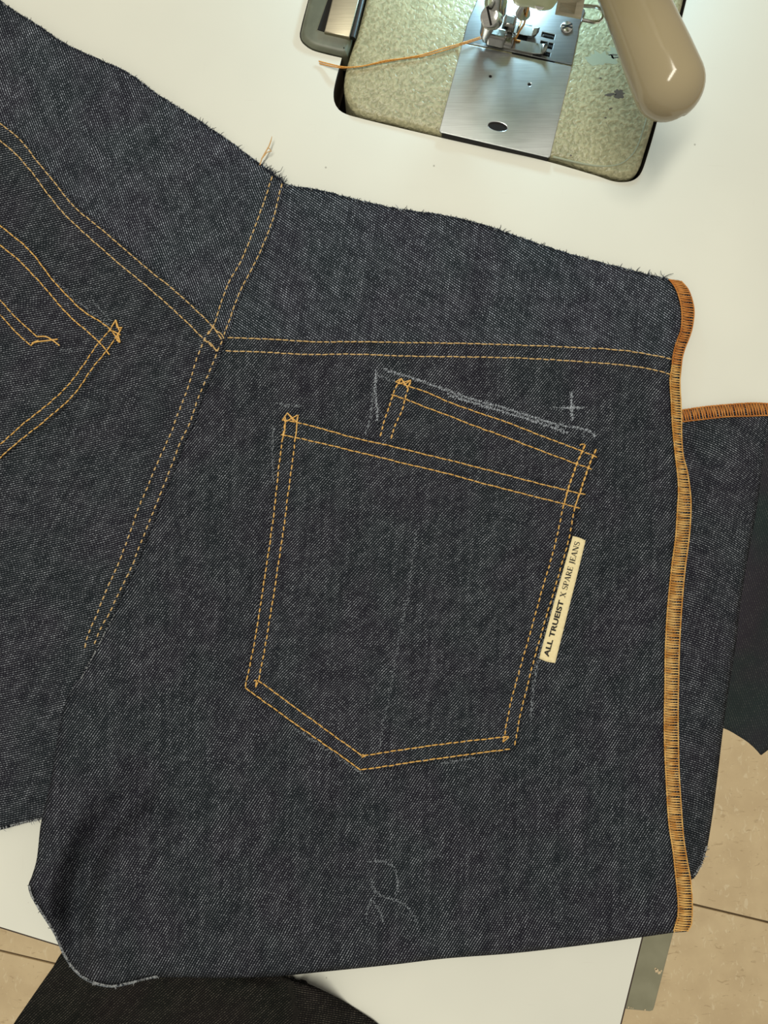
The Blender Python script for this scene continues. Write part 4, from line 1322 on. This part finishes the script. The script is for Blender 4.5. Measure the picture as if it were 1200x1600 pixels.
overlock(f_up, f_lo, zFO, es, [M['overlock_orange']], pitch=4.4, slant=5.0, label='orange overlock thread along the top edge')
fray([(1105, 1324), (1101, 1338), (1096, 1352), (1083, 1373)], lambda u, v: zF(u, v) - 0.003, fp, 1, 31, 60, 2.5, 5, 0.5)

# ------------------------------------------------------------------ faded black cloth hanging past the right edge
hang = root('hanging_cloth', P(1200, 1000, -0.02), 'faded black cloth hanging off the right table edge above the floor', 'fabric')
def zH(u, v):
    d = u - (1006 - 0.249 * (v - 1465))
    return 0.0004 - 0.052 * smooth(-4, 150, d) + 0.003 * smooth(10, 60, d) * math.sin((u + 0.4 * v) * 0.05)
cloth('cloth', [(1150, 665), (1200, 655), (1290, 660), (1330, 900), (1300, 1090), (1230, 1150), (1200, 1172), (1189.5, 1180), (1174, 1164), (1152, 1149), (1132, 1138.5), (1100, 1130), (1100, 1000), (1120, 880), (1140, 760)], zH, twill_uv(-70, 0), M['denim_faded'], hang, grain=40, corner=60, thick=0.0008, roundover=0.001, rw=6)

# ------------------------------------------------------------------ black denim garment bunched over the front edge
bl = root('black_denim_garment', P(320, 1590, -0.02), 'black denim garment bunched over the front table edge below the jeans', 'garment')
ridge = line_dist([(430, 1500), (452, 1540), (462, 1580), (466, 1640), (470, 1800)])
def zK(u, v):
    z = 0.0026 - 0.034 * smooth(4, 150, v - (1448 + 0.3077 * u))
    d = ridge(u, v)
    k = smooth(1515, 1545, v)
    z += k * (0.011 * smooth(56, 0, abs(d + 34)) + 0.007 * smooth(60, 0, abs(d - 52)))
    z += 0.0008 * math.sin(u * 0.035 + v * 0.02)
    z -= 0.012 * smooth(260, 130, u)
    return z
def uvK(u, v):
    a = twill_uv(42)(u, v); b = twill_uv(-9)(u, v)
    return a if ridge(u, v) > 0 else b
cloth('cloth', [(106, 1482), (80, 1515), (58, 1546), (38, 1575), (20, 1602), (-15, 1665), (-40, 1760), (100, 1800), (500, 1800), (660, 1760), (650, 1660), (592, 1601), (562, 1580), (530, 1560), (500, 1545), (472, 1533), (440, 1522), (400, 1500), (300, 1490), (200, 1480)], zK, uvK, M['denim_black'], bl, spacing=8, corner=60, grain=60, roundover=0.0022, rw=12, thick=0.0009)
